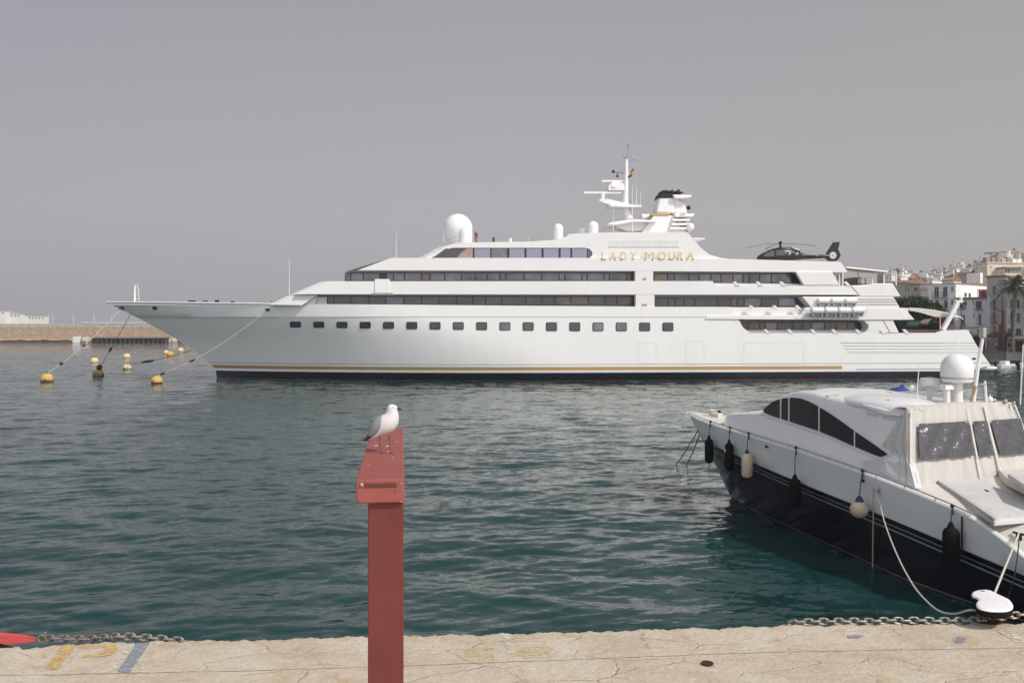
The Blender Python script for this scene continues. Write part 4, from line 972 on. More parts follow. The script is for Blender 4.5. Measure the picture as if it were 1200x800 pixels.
def boat_hull():
    us = np.linspace(0,1,110)**1.25
    def row(fn, side): return [fn(u, side) for u in us]
    def stem(z): return 2.7*max(0, 1-z/2.92)**.95
    def mk(kind, off=0.0, out=0.0):
        def f(u, side):
            L0 = LE*u
            zk, zg = zkn(L0), zgn(L0)
            if kind == 'gun': z = zg
            elif kind == 'kn': z = zk+off
            elif kind == 'abs': z = off
            elif kind == 'frac': z = zk*off
            s = stem(z); L = s+(LE-s)*u; Lr = (L-s)*LE/(LE-s)
            if z >= zk: t = min(1,(z-zk)/max(.05,zg-zk)); b = bdk(Lr)*lerp(.955, 1, t)
            else:
                t = max(0, z/zk)**.75; b = lerp(interp(Lr, wl_tab), bdk(Lr)*.955, t)
            if z < 0: b *= .55
            if u == 0: b = .02; return (L, -side*b, z)
            return (L, -side*(b+out), z)
        return f
    defs = [mk('abs',-.5), mk('abs',0), mk('abs',.05), mk('abs',.065), mk('frac',.4), mk('frac',.7), mk('kn',-.30), mk('kn',-.26), mk('kn',-.17), mk('kn',-.145), mk('kn',-.005), mk('kn',0,.03), mk('kn',.03,.045), mk('kn',.35,.01), mk('gun',0,-.01), ]
    mats = [1,1,2,3,3,3,2,3,2,3,3,0,0,0]
    for side in (1,-1):
        mb = MB(); rows = [row(d, side) for d in defs]; mb.grid(rows, mfun=lambda i,k: mats[i])
        if side == 1: keep = rows
        else:
            mb.grid([[r[-1] for r in keep], [r[-1] for r in rows]], 0)
            other = rows
        mb.build('hull_side' if side == 1 else 'hull_side', [M['my_white'], M['my_red'], M['grey_metal'], M['my_black']], boat, smooth=30)
    # gunwale roll and deck
    for side in (1,-1):
        g = (keep if side == 1 else other)[-1]
        mb = MB(); mb.grid([[(p[0],p[1],p[2]) for p in g], [(p[0],p[1]+side*.03,p[2]+.05) for p in g], [(p[0],p[1]+side*.11,p[2]+.055) for p in g], [(p[0],p[1]+side*.15,p[2]-.03) for p in g]])
        mb.build('gunwale', M['my_white'], boat, smooth=70)
        mb = MB(); 
        pts = [(p[0],p[1]+side*.03,p[2]+.11) for p in g[6::3] if p[0] < 15.3]; mb.tube(pts, .018, 6); mb.build('toe_rail', M['steel'], boat, smooth=True)
    for i, L in enumerate(np.linspace(1.5,15.2,15)):
        for side in (1,-1):
            MB().tube([(L,-side*(bdk(L)-.05),zgn(L)+.03),(L,-side*(bdk(L)-.05),zgn(L)+.12)], .014, 5).build('rail_post', M['steel'], boat)
    mb = MB(); rows = []
    for L in np.linspace(.25, LE, 90):
        b = max(.02, bdk(L)-.13); rows.append([(L, -b*t, lerp(zgn(L), max(zdk(L),zgn(L)), 1-abs(t)**5)-.02+.05*(1-t*t)) for t in np.linspace(-1,1,21)])
    mb.grid(rows); mb.build('deck', M['my_deck'], boat, smooth=True)
boat_hull()
# coachroof / cabin sides
zt_tab = smooth_tab([(3.0,2.90),(3.2,3.04),(3.5,3.18),(4,3.3),(5.2,3.44),(5.9,3.50),(6.2,3.66),(6.8,4.05),(7.3,4.26),(7.9,4.37),(8.6,4.37),(9.3,4.31),(10.2,4.25),(13.2,4.22)], 400)
bb_tab = smooth_tab([(3,.55),(3.4,.9),(4,1.15),(6,1.58),(9,2.08),(12,2.42),(13.4,2.52)])
ztop = lambda L: interp(L, zt_tab); bbase = lambda L: interp(L, bb_tab)
def bside(L, z):
    z0 = zgn(L); return max(.05, bbase(L)-max(0, z-z0)*.27)
def cabin_pt(px, py, out=0.0):
    b = 2.0
    for _ in range(15):
        p = MP(px, py, b); b = bside(p.x, p.z)
    p = MP(px, py, b); return Vector((p.x, -(b+out), p.z))
def cabin():
    Ls = np.concatenate([np.linspace(3.0,6,22), np.linspace(6.05,8.6,34), np.linspace(8.7,12.64,30)])
    for side in (1,-1):
        mb = MB(); rows = []
        for L in Ls:
            z0, z1 = zgn(L)-.06, ztop(L); row = []
            for t in (0,.12,.3,.42,.45,.55,.7,.85,.95):
                z = lerp(z0, z1, t); row.append((L, -side*(bside(L,z)), z))
            bt = bside(L, z1); row += [(L, -side*(bt-.04), z1), (L, -side*(bt-.12), z1+.035), (L, -side*(bt-.30), z1+.03), (L, -side*max(.02,bt-.34), z1-.01)]
            rows.append(row)
        mb.grid(rows); mb.build('cabin_side', M['my_white'], boat, smooth=35)
    mb = MB(); rows = []
    for L in Ls:
        bt = max(.02, bside(L, ztop(L))-.33); rows.append([(L, -bt*t, ztop(L)-.01+.10*(1-t*t)*min(1,(L-3)/2)) for t in np.linspace(-1,1,13)])
    mb.grid(rows, mfun=lambda i,k: 1 if (6.0 < Ls[i] < 7.25 and 1 <= k <= 10) else 0)
    mb.build('roof', [M['my_white'], M['my_glass']], boat, smooth=40)
cabin()
def cabin_panel(name, pts, m, out=.02, sub=4, par=None, grid=None):
    top, bot = grid
    mb = MB(); n = 24
    def res(P, n):
        P = [Vector((a,b,0)) for a, b in P]; d = [0]
        for i in range(1,len(P)): d.append(d[-1]+(P[i]-P[i-1]).length)
        return [(float(np.interp(t*d[-1], d, [p.x for p in P])), float(np.interp(t*d[-1], d, [p.y for p in P]))) for t in np.linspace(0,1,n)]
    a, b = res(top,n), res(bot,n)
    rows = [[cabin_pt(lerp(x0,x1,t), lerp(y0,y1,t), out) for (x0,y0),(x1,y1) in zip(a,b)] for t in np.linspace(0,1,8)]
    mb.grid(rows); return mb.build(name, m, par or boat, smooth=True)
# window outline functions along the screen, split at the mullions
wt = [(896,479.5),(900,475.5),(906,471),(912,468),(920,466.3),(930,465.6),(940,466.6),(950,470.5),(962,477),(975,485),(990,495.5),(1003,505),(1020,516.5),(1035,527),(1049.5,538)]
wb = [(896,482.6),(904,486.5),(915,490),(925,493),(940,498),(960,504.5),(980,512.6),(1003,523),(1025,532),(1049.5,541)]
for a, b in [(896,915.3),(917.2,924.9),(926.8,960.3),(962.2,1002.0),(1003.8,1049.5)]:
    xs = np.linspace(a, b, 14); cabin_panel('side_window', None, M['my_glass'], .045, grid=([(x, interp(x, wt)) for x in xs], [(x, interp(x, wb)) for x in xs]))
for x in (916.2,925.9,961.2,1002.9): cabin_panel('mullion', None, M['my_white'], .055, grid=([(x-.55, interp(x, wt)),(x+.55, interp(x, wt))], [(x-.55, interp(x, wb)),(x+.55, interp(x, wb))]))
mb = MB(); mb.tube([cabin_pt(a, interp(a, wb)+2.6, .01) for a in np.linspace(893,1046,40)], .03, 6); mb.build('window_sill', M['my_white'], boat, smooth=True)
# fin where the cabin side meets the enclosure
mb = MB(); P = [cabin_pt(a,b,.06) for a, b in [(1038,534),(1050,529),(1060,533),(1068,545),(1071,556),(1075,572),(1040,556),(1010,541)]]
mb.poly(P, (0,.22,0)); mb.build('side_fin', M['my_white'], boat, bevel=.09, seg=4)
# canvas enclosure
EB = [(2.2,0)]
def enc_x(b, z):    # aft face, leaning
    return 13.1-(z-2.3)*.22-.10*abs(b/2.3)**3
def enclosure():
    ztp = 4.27
    mb = MB(); rows = []
    zs_ = np.linspace(2.22, ztp, 26); bs_ = np.linspace(2.22,-2.22,150)
    ph = [random.uniform(0,6) for _ in range(6)]
    for z in zs_:
        t = (z-2.22)/(ztp-2.22); row = []
        for b in bs_:
            sh = (bside(13,z)+.062)/2.22; wb_ = b+.13*math.sin(b*2.3+1)+.3*(t-.5)*math.sin(b*1.1); fold = .018*math.sin(wb_*11+ph[0])*(.35+abs(t-.45)*1.5)+.007*math.sin(wb_*23+ph[1]-t*3)*(1+math.sin(b*1.7))+.004*math.sin(wb_*41+z*3)
            fold += .05*max(0,.25-t)*math.sin(b*6+ph[2])
            row.append((enc_x(b,z)+fold, -b*sh, z+.05*(1-(b/2.3)**2)*t))
        rows.append(row)
    top = [(p[0]-.06, p[1], p[2]+.02) for p in rows[-1]]; top2 = [(p[0]-.5, p[1]*.97, p[2]+.02) for p in rows[-1]]
    rows += [top, top2]
    mb.grid(rows); mb.build('canvas_back', M['tarp'], boat, smooth=True)
    # port and starboard cheeks
    for side in (1,-1):
        mb = MB(); rows = []
        for z in np.linspace(2.3, ztp, 22):
            t = (z-2.22)/(ztp-2.22); row = []
            x0 = lerp(12.35, 12.25, t) if z < 3.2 else lerp(11.9, 12.5, (z-3.2)/(ztp-3.2))
            x1 = enc_x(2.2, z)
            for u in np.linspace(0,1,20):
                L = lerp(x0, x1, u); b = bside(L, z)+.035+.03*u; row.append((L, -side*(b+.010*math.sin(u*15+z*2)), z))
            rows.append(row)
        mb.grid(rows); mb.build('canvas_cheek', M['tarp'], boat, smooth=True)
    for b0, b1, z0, z1 in [(1.93,.10,2.96,3.86),(-.06,-.62,2.93,3.84),(-.80,-2.1,2.9,3.84)]:
        mb = MB(); rows = []
        for z in np.linspace(z0, z1, 16): rows.append([(enc_x(b,z)+.085+.012*math.sin(b*9+z*7)+.008*math.sin(b*21-z*13), -b*(bside(13,z)+.062)/2.22, z+.03) for b in np.linspace(b0,b1,30)])
        mb.grid(rows); mb.build('vinyl_window', M['vinyl_window'], boat, smooth=True)
    for b in (2.16, .0, -.71, -2.16):
        mb = MB(); mb.grid([[(enc_x(b,z)+.07, -(b+s)*(bside(13,z)+.062)/2.22, z) for z in np.linspace(2.25,4.25,10)] for s in (-.03,.03)]); mb.build('zip_strip', M['canvas_cream'], boat)
enclosure()
# roof details
def ov(name, c, r, sc, m, bev=0): return MB().ball(c, r, 28, 10, sc=sc, z0=-.3).build(name, m, boat, smooth=True)
c = MZ(1062,471,4.33); ov('roof_pod', (11.0, -.98, 4.20), 1.0, (1.6,.92,.30), M['my_white'])
P = [cabin_pt(a,b,.10) for a, b in [(1013,473.5),(1020,474.5),(1040,480),(1057,484.5),(1056,488),(1040,486),(1024,480.5),(1014,476)]]
MB().poly(P, (0,.25,0)).build('spoiler_lip', M['my_white'], boat, bevel=.03, seg=3)
mat('faded_letter', (.56,.56,.555), .5)
for i in range(9):
    a = 1016+i*4.6; b = 483+i*.95+(i>4)*.3
    if i in (3,): continue
    P = [cabin_pt(a,b,.012), cabin_pt(a+3.2,b+.7,.012), cabin_pt(a+3.2,b+4,.012), cabin_pt(a,b+3.3,.012)]; mb.poly(P, (0,.02,0))
mb.build('faded_lettering', mat('faded_letter', (.50,.50,.50), .5), boat)
c = MZ(1053,457,4.36)
mb = MB(); rows = []
for i in range(12):
    row = []
    for j in range(16):
        x, y = (i/11-.5), (j/15-.5); h = .13*max(0, 1-(abs(2*x)**3))*max(0,1-abs(2*y)**3)*(.6+.5*math.sin(i*2.1+j)*math.cos(j*1.3))+.14*math.exp(-((y-.25)**2+(x)**2)*60)
        row.append((c.x+x*.5, c.y+y*.62, 4.34+max(.0,h)))
    rows.append(row)
o = mb.grid(rows).build('blue_cloth', M['blue_cloth'], smooth=True); o.matrix_world = boat.matrix_basis; tag(o, 'crumpled bright blue cloth lying on the motor yacht roof', 'cloth')
def bpipe(name, px, y0, y1, b, r, m, z=None): 
    p, q = MP(px[0], y1, b), MP(px[1], y0, b); return MB().tube([p, q], r, 8).build(name, m, boat, smooth=True)
def bdome(px, ytop, ybot, w, b):
    p = MP(px, (ytop+ybot)/2, b); t = MP(px, ytop, b); bo = MP(px, ybot, b); r = w/2/F*(BY+p.x*DY-b*EY)
    mb = MB(); prof = [(r*.9,bo.z-.0),(r*.97,bo.z+.05),(r*.97,bo.z+.14),(r,bo.z+.16),(r*1.0,t.z-r*.95)]
    for a in np.linspace(0,90,12)[1:]: prof.append((max(.01, r*math.cos(R(a))), t.z-r*.95+r*.95*math.sin(R(a))))
    mb.lathe(prof, (p.x,p.y,0), 36); o = mb.build('satellite_dome', M['dome_white'], boat, smooth=35)
    m = MB(); m.lathe([(r*1.004,bo.z+.10),(r*1.004,bo.z+.135)], (p.x,p.y,0), 36); m.build('dome_band', M['grey_metal'], o)
    m = MB(); m.tube([(p.x,p.y,4.25),(p.x,p.y,bo.z+.02)], .15, 14); m.build('dome_stalk', M['my_white'], o)
bdome(1121.5, 414.2, 447.5, 35.5, -.35)
p = MP(1089.5, 448, -.2); mb = MB(); mb.lathe([(.20,-.12),(.27,-.08),(.27,.04),(.24,.12),(.1,.14)], p, 28); o = mb.build('radar_dome', M['dome_white'], boat, smooth=35); MB().tube([(p.x,p.y,4.28),(p.x,p.y,p.z-.1)], .07, 10).build('radar_foot', M['my_white'], o)
bpipe('roof_post', (1109.5,1109.5), 455, 474, .1, .085, M['my_white']); p = MP(1110,454,.1); MB().box(p.x-.1,p.x+.1,p.y-.18,p.y+.18,p.z-.06,p.z+.07).build('post_cap', M['my_white'], boat, bevel=.02)
mb = MB(); mb.tube([MP(1138.5,472.5,-.7), MP(1143,452,-.7)], .05, 10); mb.build('mast_foot', mat('brass', (.42,.30,.14), .5, metal=.3), boat)
mb = MB(); mb.tube([MP(1140.5,470,-.72), MP(1146.5,425,-.72), MP(1151.5,396,-.72)], [.06,.055,.045], 10); mb.build('light_mast', M['dome_white'], boat, smooth=True)
p = MP(1151.5,390,-.72); mb = MB(); mb.box(p.x-.08,p.x+.08,p.y-.07,p.y+.06,p.z-.13,p.z+.14); mb.build('mast_light_box', mat('box_green', (.30,.34,.27), .6), boat, bevel=.02)
mb = MB(); mb.tube([p+Vector((0,.1,-.1)), p+Vector((0,.1,.14))], .025, 6); mb.build('mast_light', M['dome_white'], boat)
for px0, px1, y0, y1, b, r in [(1077,1073.5,428,477,.9,.012),(1199,1195.5,404,474,-1.9,.014),(1125.5,1126,452,474,-.5,.012),(1154,1156,446,474,-1.0,.03),(1160,1162,462,473,-1.2,.012)]:
    MB().tube([MP(px1,y1,b), MP(px0,y0,b)], [r*1.3,r], 6).build('whip_antenna', M['dome_white'], boat)
for px, py, b, s in [(1160,468,-1.2,.09),(1165,469,-1.35,.06),(1178,470,-1.6,.06),(1188,472,-1.8,.05),(1069,455,.3,.10)]:
    p = MP(px,py,b); MB().ball((p.x,p.y,max(p.z,4.3)), s, 12, 8).build('roof_light', M['dome_white'] if s > .07 else M['grey_metal'], boat, smooth=True)
mb = MB(); p = MP(1126,453,-.5); q = MP(1156,450,-1.0); mb.tube([p,q], .015, 6); mb.build('roof_rail', M['steel'], boat)
mb = MB(); pts = [MZ(a,b,4.36) for a, b in [(968,463.6),(985,462),(1010,460.2),(1035,459.2),(1047,459)]]; mb.tube(catmull(pts), .02, 6); mb.build('sunroof_rail', M['rope_tan'], boat)
for (a, b, m) in [((1041,482),(1040.5,472),'grey_metal'),((1046,483),(1048,469.5),'fender_cream'),((1043.5,484),(1044,476),'boot_red')]:
    MB().tube([MP(a[0],a[1],1.55), MP(b[0],b[1],1.55)], .025, 6).build('flag_staff', M[m], boat)
MB().box(*(lambda p: (p.x-.1,p.x+.1,p.y-.07,p.y+.07,p.z,p.z+.16))(MP(1041,475,1.55))).build('flag_roll', M['grey_metal'], boat, bevel=.02)
# bow fittings
p = MZ(834,486,2.95); mb = MB(); mb.lathe([(.16,-.08),(.18,0),(.10,.05),(.10,.18),(.17,.24),(.05,.27)], (p.x,p.y,2.90), 14); mb.box(p.x+.1,p.x+.55,p.y-.12,p.y+.14,2.86,3.05); mb.build('windlass', M['canvas_cream'], boat, bevel=.02)
mb = MB(); p = MZ(841,479,2.95); mb.tube([(p.x,p.y,2.88),(p.x,p.y,3.3)], .012, 5); mb.tube([(p.x,p.y,3.05),(p.x,p.y,4.15)], .008, 5); mb.build('jack_staff', M['grey_metal'], boat)
p = MZ(843,483,2.98); MB().ball((p.x,p.y,3.0), .07, 8, 6).build('deck_lamp', M['black'], boat)
# aft deck: cushion under a grey cover, locker, steps, cleats
def zpoly(name, pts, z, hgt, m, bev=.05):
    P = [MZ(a, b, z) for a, b in pts]; return MB().poly([Vector((p.x,p.y,z)) for p in P], (0,0,hgt)).build(name, m, boat, bevel=bev, seg=3)
pad = [(1092,566),(1104,563),(1130,561.5),(1160,563),(1180,574),(1230,590),(1236,600),(1165,606.5),(1128,587)]
P = [MZ(a,b,2.28 if b < 580 else 2.2) for a, b in pad]; cx = sum((p for p in P), Vector())/len(P)
mb = MB(); rings = []
for t, h in ((1.0,-.12),(1.0,-.035),(.985,-.01),(.94,.006),(.6,.02),(.3,.03),(.05,.034)):
    ring = []
    for i in range(len(P)*8):
        j = i//8; f = (i%8)/8; a = P[j].lerp(P[(j+1)%len(P)], f); q = cx.lerp(a, t); q.z = zdk(q.x)+.03+h+.006*math.sin(q.x*9+q.y*5)*(t < .98)*t+.004*math.sin(q.y*17+q.x*3)*(t < .98)*t
        ring.append(q)
    rings.append(ring)
mb.grid(rings, closed=True); mb.build('sunpad_cover', M['pad_cover'], boat, smooth=50)
mb = MB(); q = [Vector((a.x, a.y, zdk(a.x)+.05)) for a in P[7:9]+[P[0]]]; mb.tube(q, .03, 8); mb.build('cover_hem', M['grey_metal'], boat)
zpoly('helm_seat', [(1166,556),(1196,556),(1240,560),(1240,590),(1200,580),(1178,569)], 2.32, .22, M['canvas_cream'])
zpoly('helm_seat', [(1180,560),(1240,565),(1240,583),(1200,574)], 2.58, .12, M['pad_cover'])
mb = MB(); p = MP(1194,635,2.7); zc = lerp(zgn(p.x), zdk(p.x), 1-(2.7/2.97)**5)+.0
mb.tube([(p.x-.14,p.y,zc+.10),(p.x+.14,p.y,zc+.10)], .025, 8); mb.tube([(p.x-.05,p.y,zc-.05),(p.x-.05,p.y,zc+.1)], .02, 6); mb.tube([(p.x+.05,p.y,zc-.05),(p.x+.05,p.y,zc+.1)], .02, 6); mb.build('cleat', M['black'], boat); CLEAT = boat.matrix_basis @ Vector((p.x,p.y,zc+.11))
mb = MB(); w = MP(1027,572.5,2.85); mb.lathe([(.02,-.03),(.09,-.02),(.10,.02),(.05,.03)], (w.x, w.y-.03, w.z), 16, axis='y'); mb.build('side_fairlead', M['steel'], boat); FAIR = boat.matrix_basis @ Vector((w.x,w.y-.05,w.z))
MB().tube([(15.05,-bdk(15.05)-.02,zgn(15.05)),(15.05,-bdk(15.05)-.02,zkn(15.05)+.03)], .02, 6).build('gate_seam', M['black'], boat)
for px, py in [(1149,596),(1178,597),(1163,612),(1180,606)]:
    p = MZ(px,py,2.12); MB().box(p.x-.06,p.x+.06,p.y-.025,p.y+.025,zdk(p.x)-.02,zdk(p.x)+.035).build('deck_hinge', M['steel'], boat)
for px, py in [(898,523),(1011,563)]:
    w = MP(px, py, 2.1 if px < 950 else 2.78); MB().lathe([(.02,-.03),(.045,-.02),(.045,.02),(.02,.03)], w, 10, axis='y').build('vent_fitting', M['black'], boat)

# fenders hanging on the port side
def fender(lab, px, ytop, y0, y1, wpx, L, kind, tail=False):
    """px: position, ytop: gunwale cleat row, y0..y1 body rows"""
    b = bdk(L)+.02; pc = MP(px, (y0+y1)/2, b); Yd = BY+pc.x*DY+b*.0+(-b)*EY; r = wpx/2/F*Yd
    top = MP(px+.0, y0, b+r); bot = MP(px, y1, b+r); cl = MP(px+ (2 if kind != 'ball' else 6), ytop, bdk(L))
    hh = top.z-bot.z
    t = thing('fender', lab, 'fender', boat.matrix_basis @ Vector((top.x,top.y-.0,top.z)), TH, 'fenders hanging along the motor yacht')
    cl = Vector((cl.x-top.x, -(bdk(cl.x))-top.y, zgn(cl.x)+.12-top.z))
    m = {'black':'fender_black','cream':'fender_cream','ball':'fender_cream','mixed':'fender_black'}[kind]
    mb = MB()
    if kind == 'ball': mb.ball((0,0,-hh/2), hh/2, 24, 16)
    else:
        prof = [(r*.15,-hh),(r*.45,-hh*.985),(r*.8,-hh*.95),(r,-hh*.87),(r*1.02,-hh*.5),(r,-hh*.16),(r*.8,-hh*.06),(r*.4,-hh*.01),(r*.25,.03)]
        mb.lathe(prof, (0,0,0), 20)
    mb.build('body', M[m], t, smooth=50)
    if kind == 'mixed': 
        m2 = MB(); m2.ball((-r*.2,-r*.72,-hh*.28), r*.5, 12, 8, sc=(.7,.7,1.5)); m2.build('worn_patch', M['dome_white'], t, smooth=True)
    c = MB(); c.lathe([(r*.5,-.04),(r*.35,.05),(r*.15,.12)], (0,0,0), 12); c.build('collar', mat('navy_collar',(.02,.025,.08),.6) if kind in('ball','cream') else M['fender_black'], t)
    m3 = MB(); m3.tube([(0,0,.05), cl*.5+Vector((0,-.02,0)), cl], .014, 6); m3.ball(cl, .05, 8, 6); m3.tube([cl, cl+Vector((.05,-.03,-.2))], .015, 5)
    if tail: m3.tube([(0,0,-hh),(0,.0,-hh-.28),(-.03,0,-hh-.36)], .014, 5)
    m3.build('lanyard', M['rope_black'], t)
fender('black cylindrical fender nearest the bow, hanging free over the water', 831, 497, 513.5, 542.5, 10, 3.1, 'black', True)
fender('black fender with a worn white patch, second from the bow', 854.5, 504.5, 518.5, 551, 10.5, 4.5, 'mixed')
fender('cream cylindrical fender, third from the bow', 875.5, 511.5, 530.5, 560, 12.5, 6.0, 'cream')
fender('black fender against the black hull amidships, right of the cream one', 931.5, 528.5, 560, 594, 14, 8.7, 'black')
fender('round cream ball fender hanging amidships', 1007, 557, 586, 607, 21, 11.3, 'ball')
fender('large black fender nearest the stern of the motor yacht', 1114.5, 602, 617, 664, 18.5, 14.6, 'black')

# ------------------------------------------------------------------ bollard with its plate, mooring ropes, chains
def bollard():
    c = atz(1163, 737, QZ)
    t = thing('bollard', 'white kidney-headed mooring bollard with black sides at the quay edge', 'bollard', (c.x,c.y,QZ), 0)
    z0 = .30; Yb = c.y
    def hpnt(px, py, z): w = atz(px, py, QZ+z); return Vector((w.x-c.x, w.y-c.y, z))
    out = [(1138.4,695.5),(1141,692.8),(1147,691),(1154,690.5),(1161,691.6),(1168,695),(1176,698.8),(1183,702.5),(1187,708),(1186,712.5),(1180,715),(1170,715.6),(1158,715),(1148,712.6),(1144.4,709.6),(1144,706.5),(1146.5,703),(1144.5,700.2),(1140,698.6)]
    P = catmull([hpnt(a,b,z0) for a, b in out]+[hpnt(*out[0],z0)], 4)[:-1]
    g = sum(P, Vector())/len(P); mb = MB(); rings = []
    for s, z in ((.86,.18),(.97,.19),(1.0,.205),(1.0,.283)): rings.append([Vector((g.x+(p.x-g.x)*s, g.y+(p.y-g.y)*s, z)) for p in P])
    mb.grid(rings, closed=True, mi=1)
    rings = []
    for s, z in ((1.0,.283),(1.004,.291),(.985,.302),(.94,.309),(.82,.314),(.5,.318),(.02,.320)): rings.append([Vector((g.x+(p.x-g.x)*s, g.y+(p.y-g.y)*s, z)) for p in P])
    mb.grid(rings, closed=True, mi=0); n = len(P); mb.f.append(tuple(range(n))); mb.m.append(1)
    mb.build('head', [M['bollard_white'], M['bollard_black']], t, smooth=50)
    m = MB(); m.lathe([(.12,.02),(.105,.05),(.10,.09),(.11,.15),(.15,.20)], (g.x+.0,g.y,0), 24); m.build('stem', M['rust'], t, smooth=True)
    m = MB(); m.lathe([(.175,0),(.175,.018),(.165,.022),(.13,.022)], (g.x,g.y,0), 28); 
    m.build('base_plate', M['rust'], t)
    for i in range(6):
        a = i*math.pi/3+.3; m = MB(); m.lathe([(.018,.024),(.018,.042),(.01,.046)], (g.x+.15*math.cos(a),g.y+.15*math.sin(a),0), 6); m.build('bolt', M['rust'], t)
    h = hpnt(1153,693.5,.31); m = MB(); m.lathe([(.028,.310),(.028,.3205)], (h.x,h.y+.03,0), 12); m.build('plug', M['grey_metal'], t)
    return c, g
bc, bg_ = bollard()
def stem_pt(ang, z, r=.145): return Vector((bc.x+bg_.x+r*math.cos(ang), bc.y+bg_.y+r*math.sin(ang), QZ+z))
pts = [FAIR]+[pt(a,b,Y) for a, b, Y in [(1031,590,21.9),(1037,613,20.6),(1047,640,19),(1058,664,17.6),(1072,688,16.1),(1088,706,14.6),(1103,716.5,13.4),(1120,718.5,12.7),(1135,714.5,12.2)]]+[stem_pt(R(150),.12), stem_pt(R(200),.11), stem_pt(R(260),.12), stem_pt(R(320),.12)]
o = MB().tube(catmull(pts,5), .015, 8).build('mooring_rope', M['rope_white'], smooth=True); tag(o, 'slack pale rope curving from the motor yacht side fairlead down to the bollard', 'mooring rope', 'mooring ropes of the motor yacht')
pts = [CLEAT, pt(1178,664,14.6), stem_pt(R(60),.16,.2), stem_pt(R(100),.11), stem_pt(R(180),.09), stem_pt(R(250),.09)]
o = MB().tube(catmull(pts,5), .017, 8).build('mooring_rope', M['rope_white'], smooth=True); tag(o, 'taut pale rope from the stern cleat straight down behind the bollard head', 'mooring rope', 'mooring ropes of the motor yacht')
pts = [CLEAT+Vector((.02,0,0)), pt(1190,668,16.6), pt(1181,703,17.4), pt(1178,745,17.7)]
o = MB().tube(catmull(pts,4), .013, 8).build('mooring_rope', M['rope_black'], smooth=True); tag(o, 'thin dark rope hanging from the stern cleat into the water behind the bollard', 'mooring rope', 'mooring ropes of the motor yacht')
w = FAIR+Vector((-.06,-.06,0)); w2 = atz(1022.5,664,0)
o = MB().tube([w, w.lerp(w2,.5), w2+Vector((0,0,-.2))], .018, 8).build('mooring_rope', M['rope_tan'], smooth=True); tag(o, 'thin tan rope hanging straight down the black hull from the side fairlead', 'mooring rope', 'mooring ropes of the motor yacht')
bowp = boat.matrix_basis @ Vector((1.0,-.5,2.1))
for i, (a, b, c_, d, lab) in enumerate([(818,504,790,540,'left one of the two thin dark ropes running from the bow into the water'),(821,507,803,541,'right one of the two thin dark ropes running from the bow into the water')]):
    p0 = boat.matrix_basis @ MP(a,b,.55); p1 = atz(c_,d,0); p1.z = -.3
    o = MB().tube(ropepts(p0, p1, .05, 8), .022, 6).build('bow_rope', M['rope_black'], smooth=True); tag(o, lab, 'mooring rope', 'bow ropes of the motor yacht')
def link_mesh():
    mb = MB(); a, b, r = .070, .034, .0145; pts = []
    for t in np.linspace(0, 2*math.pi, 28, endpoint=False):
        x = math.cos(t); y = math.sin(t); pts.append(Vector((a*math.copysign(abs(x)**.75, x)+.0, b*math.copysign(abs(y)**.75, y)*1.15, 0)))
    rows = []
    for i, p in enumerate(pts):
        d = (pts[(i+1)%28]-pts[i-1]).normalized(); n = Vector((-d.y,d.x,0)); rows.append([p+(n*math.cos(u)+Vector((0,0,math.sin(u))))*r for u in np.linspace(0,2*math.pi,9)[:-1]])
    rows.append(rows[0]); mb.grid(rows, closed=True); return mb
def chain(lab, path, root_loc):
    t = thing('chain', lab, 'chain', root_loc, 0); P = [Vector(p)-Vector(root_loc) for p in path]
    d = [0]
    for i in range(1,len(P)): d.append(d[-1]+(P[i]-P[i-1]).length)
    s = .05; proto = None; k = 0
    while s < d[-1]-.05:
        i = max(0, np.searchsorted(d, s)-1); f = (s-d[i])/(d[i+1]-d[i]); p = P[i].lerp(P[i+1], f); dr = (P[i+1]-P[i]).normalized()
        if proto is None: o = link_mesh().build('link', M['chain_grey'], t, smooth=True); proto = o
        else: o = proto.copy(); C.objects.link(o); o.parent = t
        m = dr.to_track_quat('X','Z').to_matrix().to_4x4() @ Matrix.Rotation((R(68) if k%2 else R(-20))+random.uniform(-.25,.25), 4, 'X') @ Matrix.Rotation(random.uniform(-.08,.08), 4, 'Z')
        m.translation = p+Vector((0,0,random.uniform(-.004,.004))); o.matrix_basis = m
        s += .108; k += 1
    return t
def edge_pt(px, back, up):
    p = atz(px, quay_edge(px), QZ); return Vector((p.x, p.y-back, QZ+up))
chain('grey steel chain hung along the quay edge from the red sling, left side', [pt(45,747.5,11.8), pt(75,748,11.75), pt(105,748,11.7), edge_pt(140,-.04,.05), edge_pt(170,-.03,.03), edge_pt(200,-.01,.0), edge_pt(228,-.0,-.035)], edge_pt(45,0,0))
chain('grey steel chain running along the quay edge past the white bollard, right side', [edge_pt(918,-.05,-.05), edge_pt(935,-.02,.02), edge_pt(965,.0,.035), edge_pt(1010,.02,.035), edge_pt(1060,.0,.035), edge_pt(1110,.04,.035), edge_pt(1150,.02,.04), edge_pt(1180,-.05,.06), edge_pt(1215,-.08,.10), edge_pt(1300,-.1,.12)], edge_pt(918,0,0))
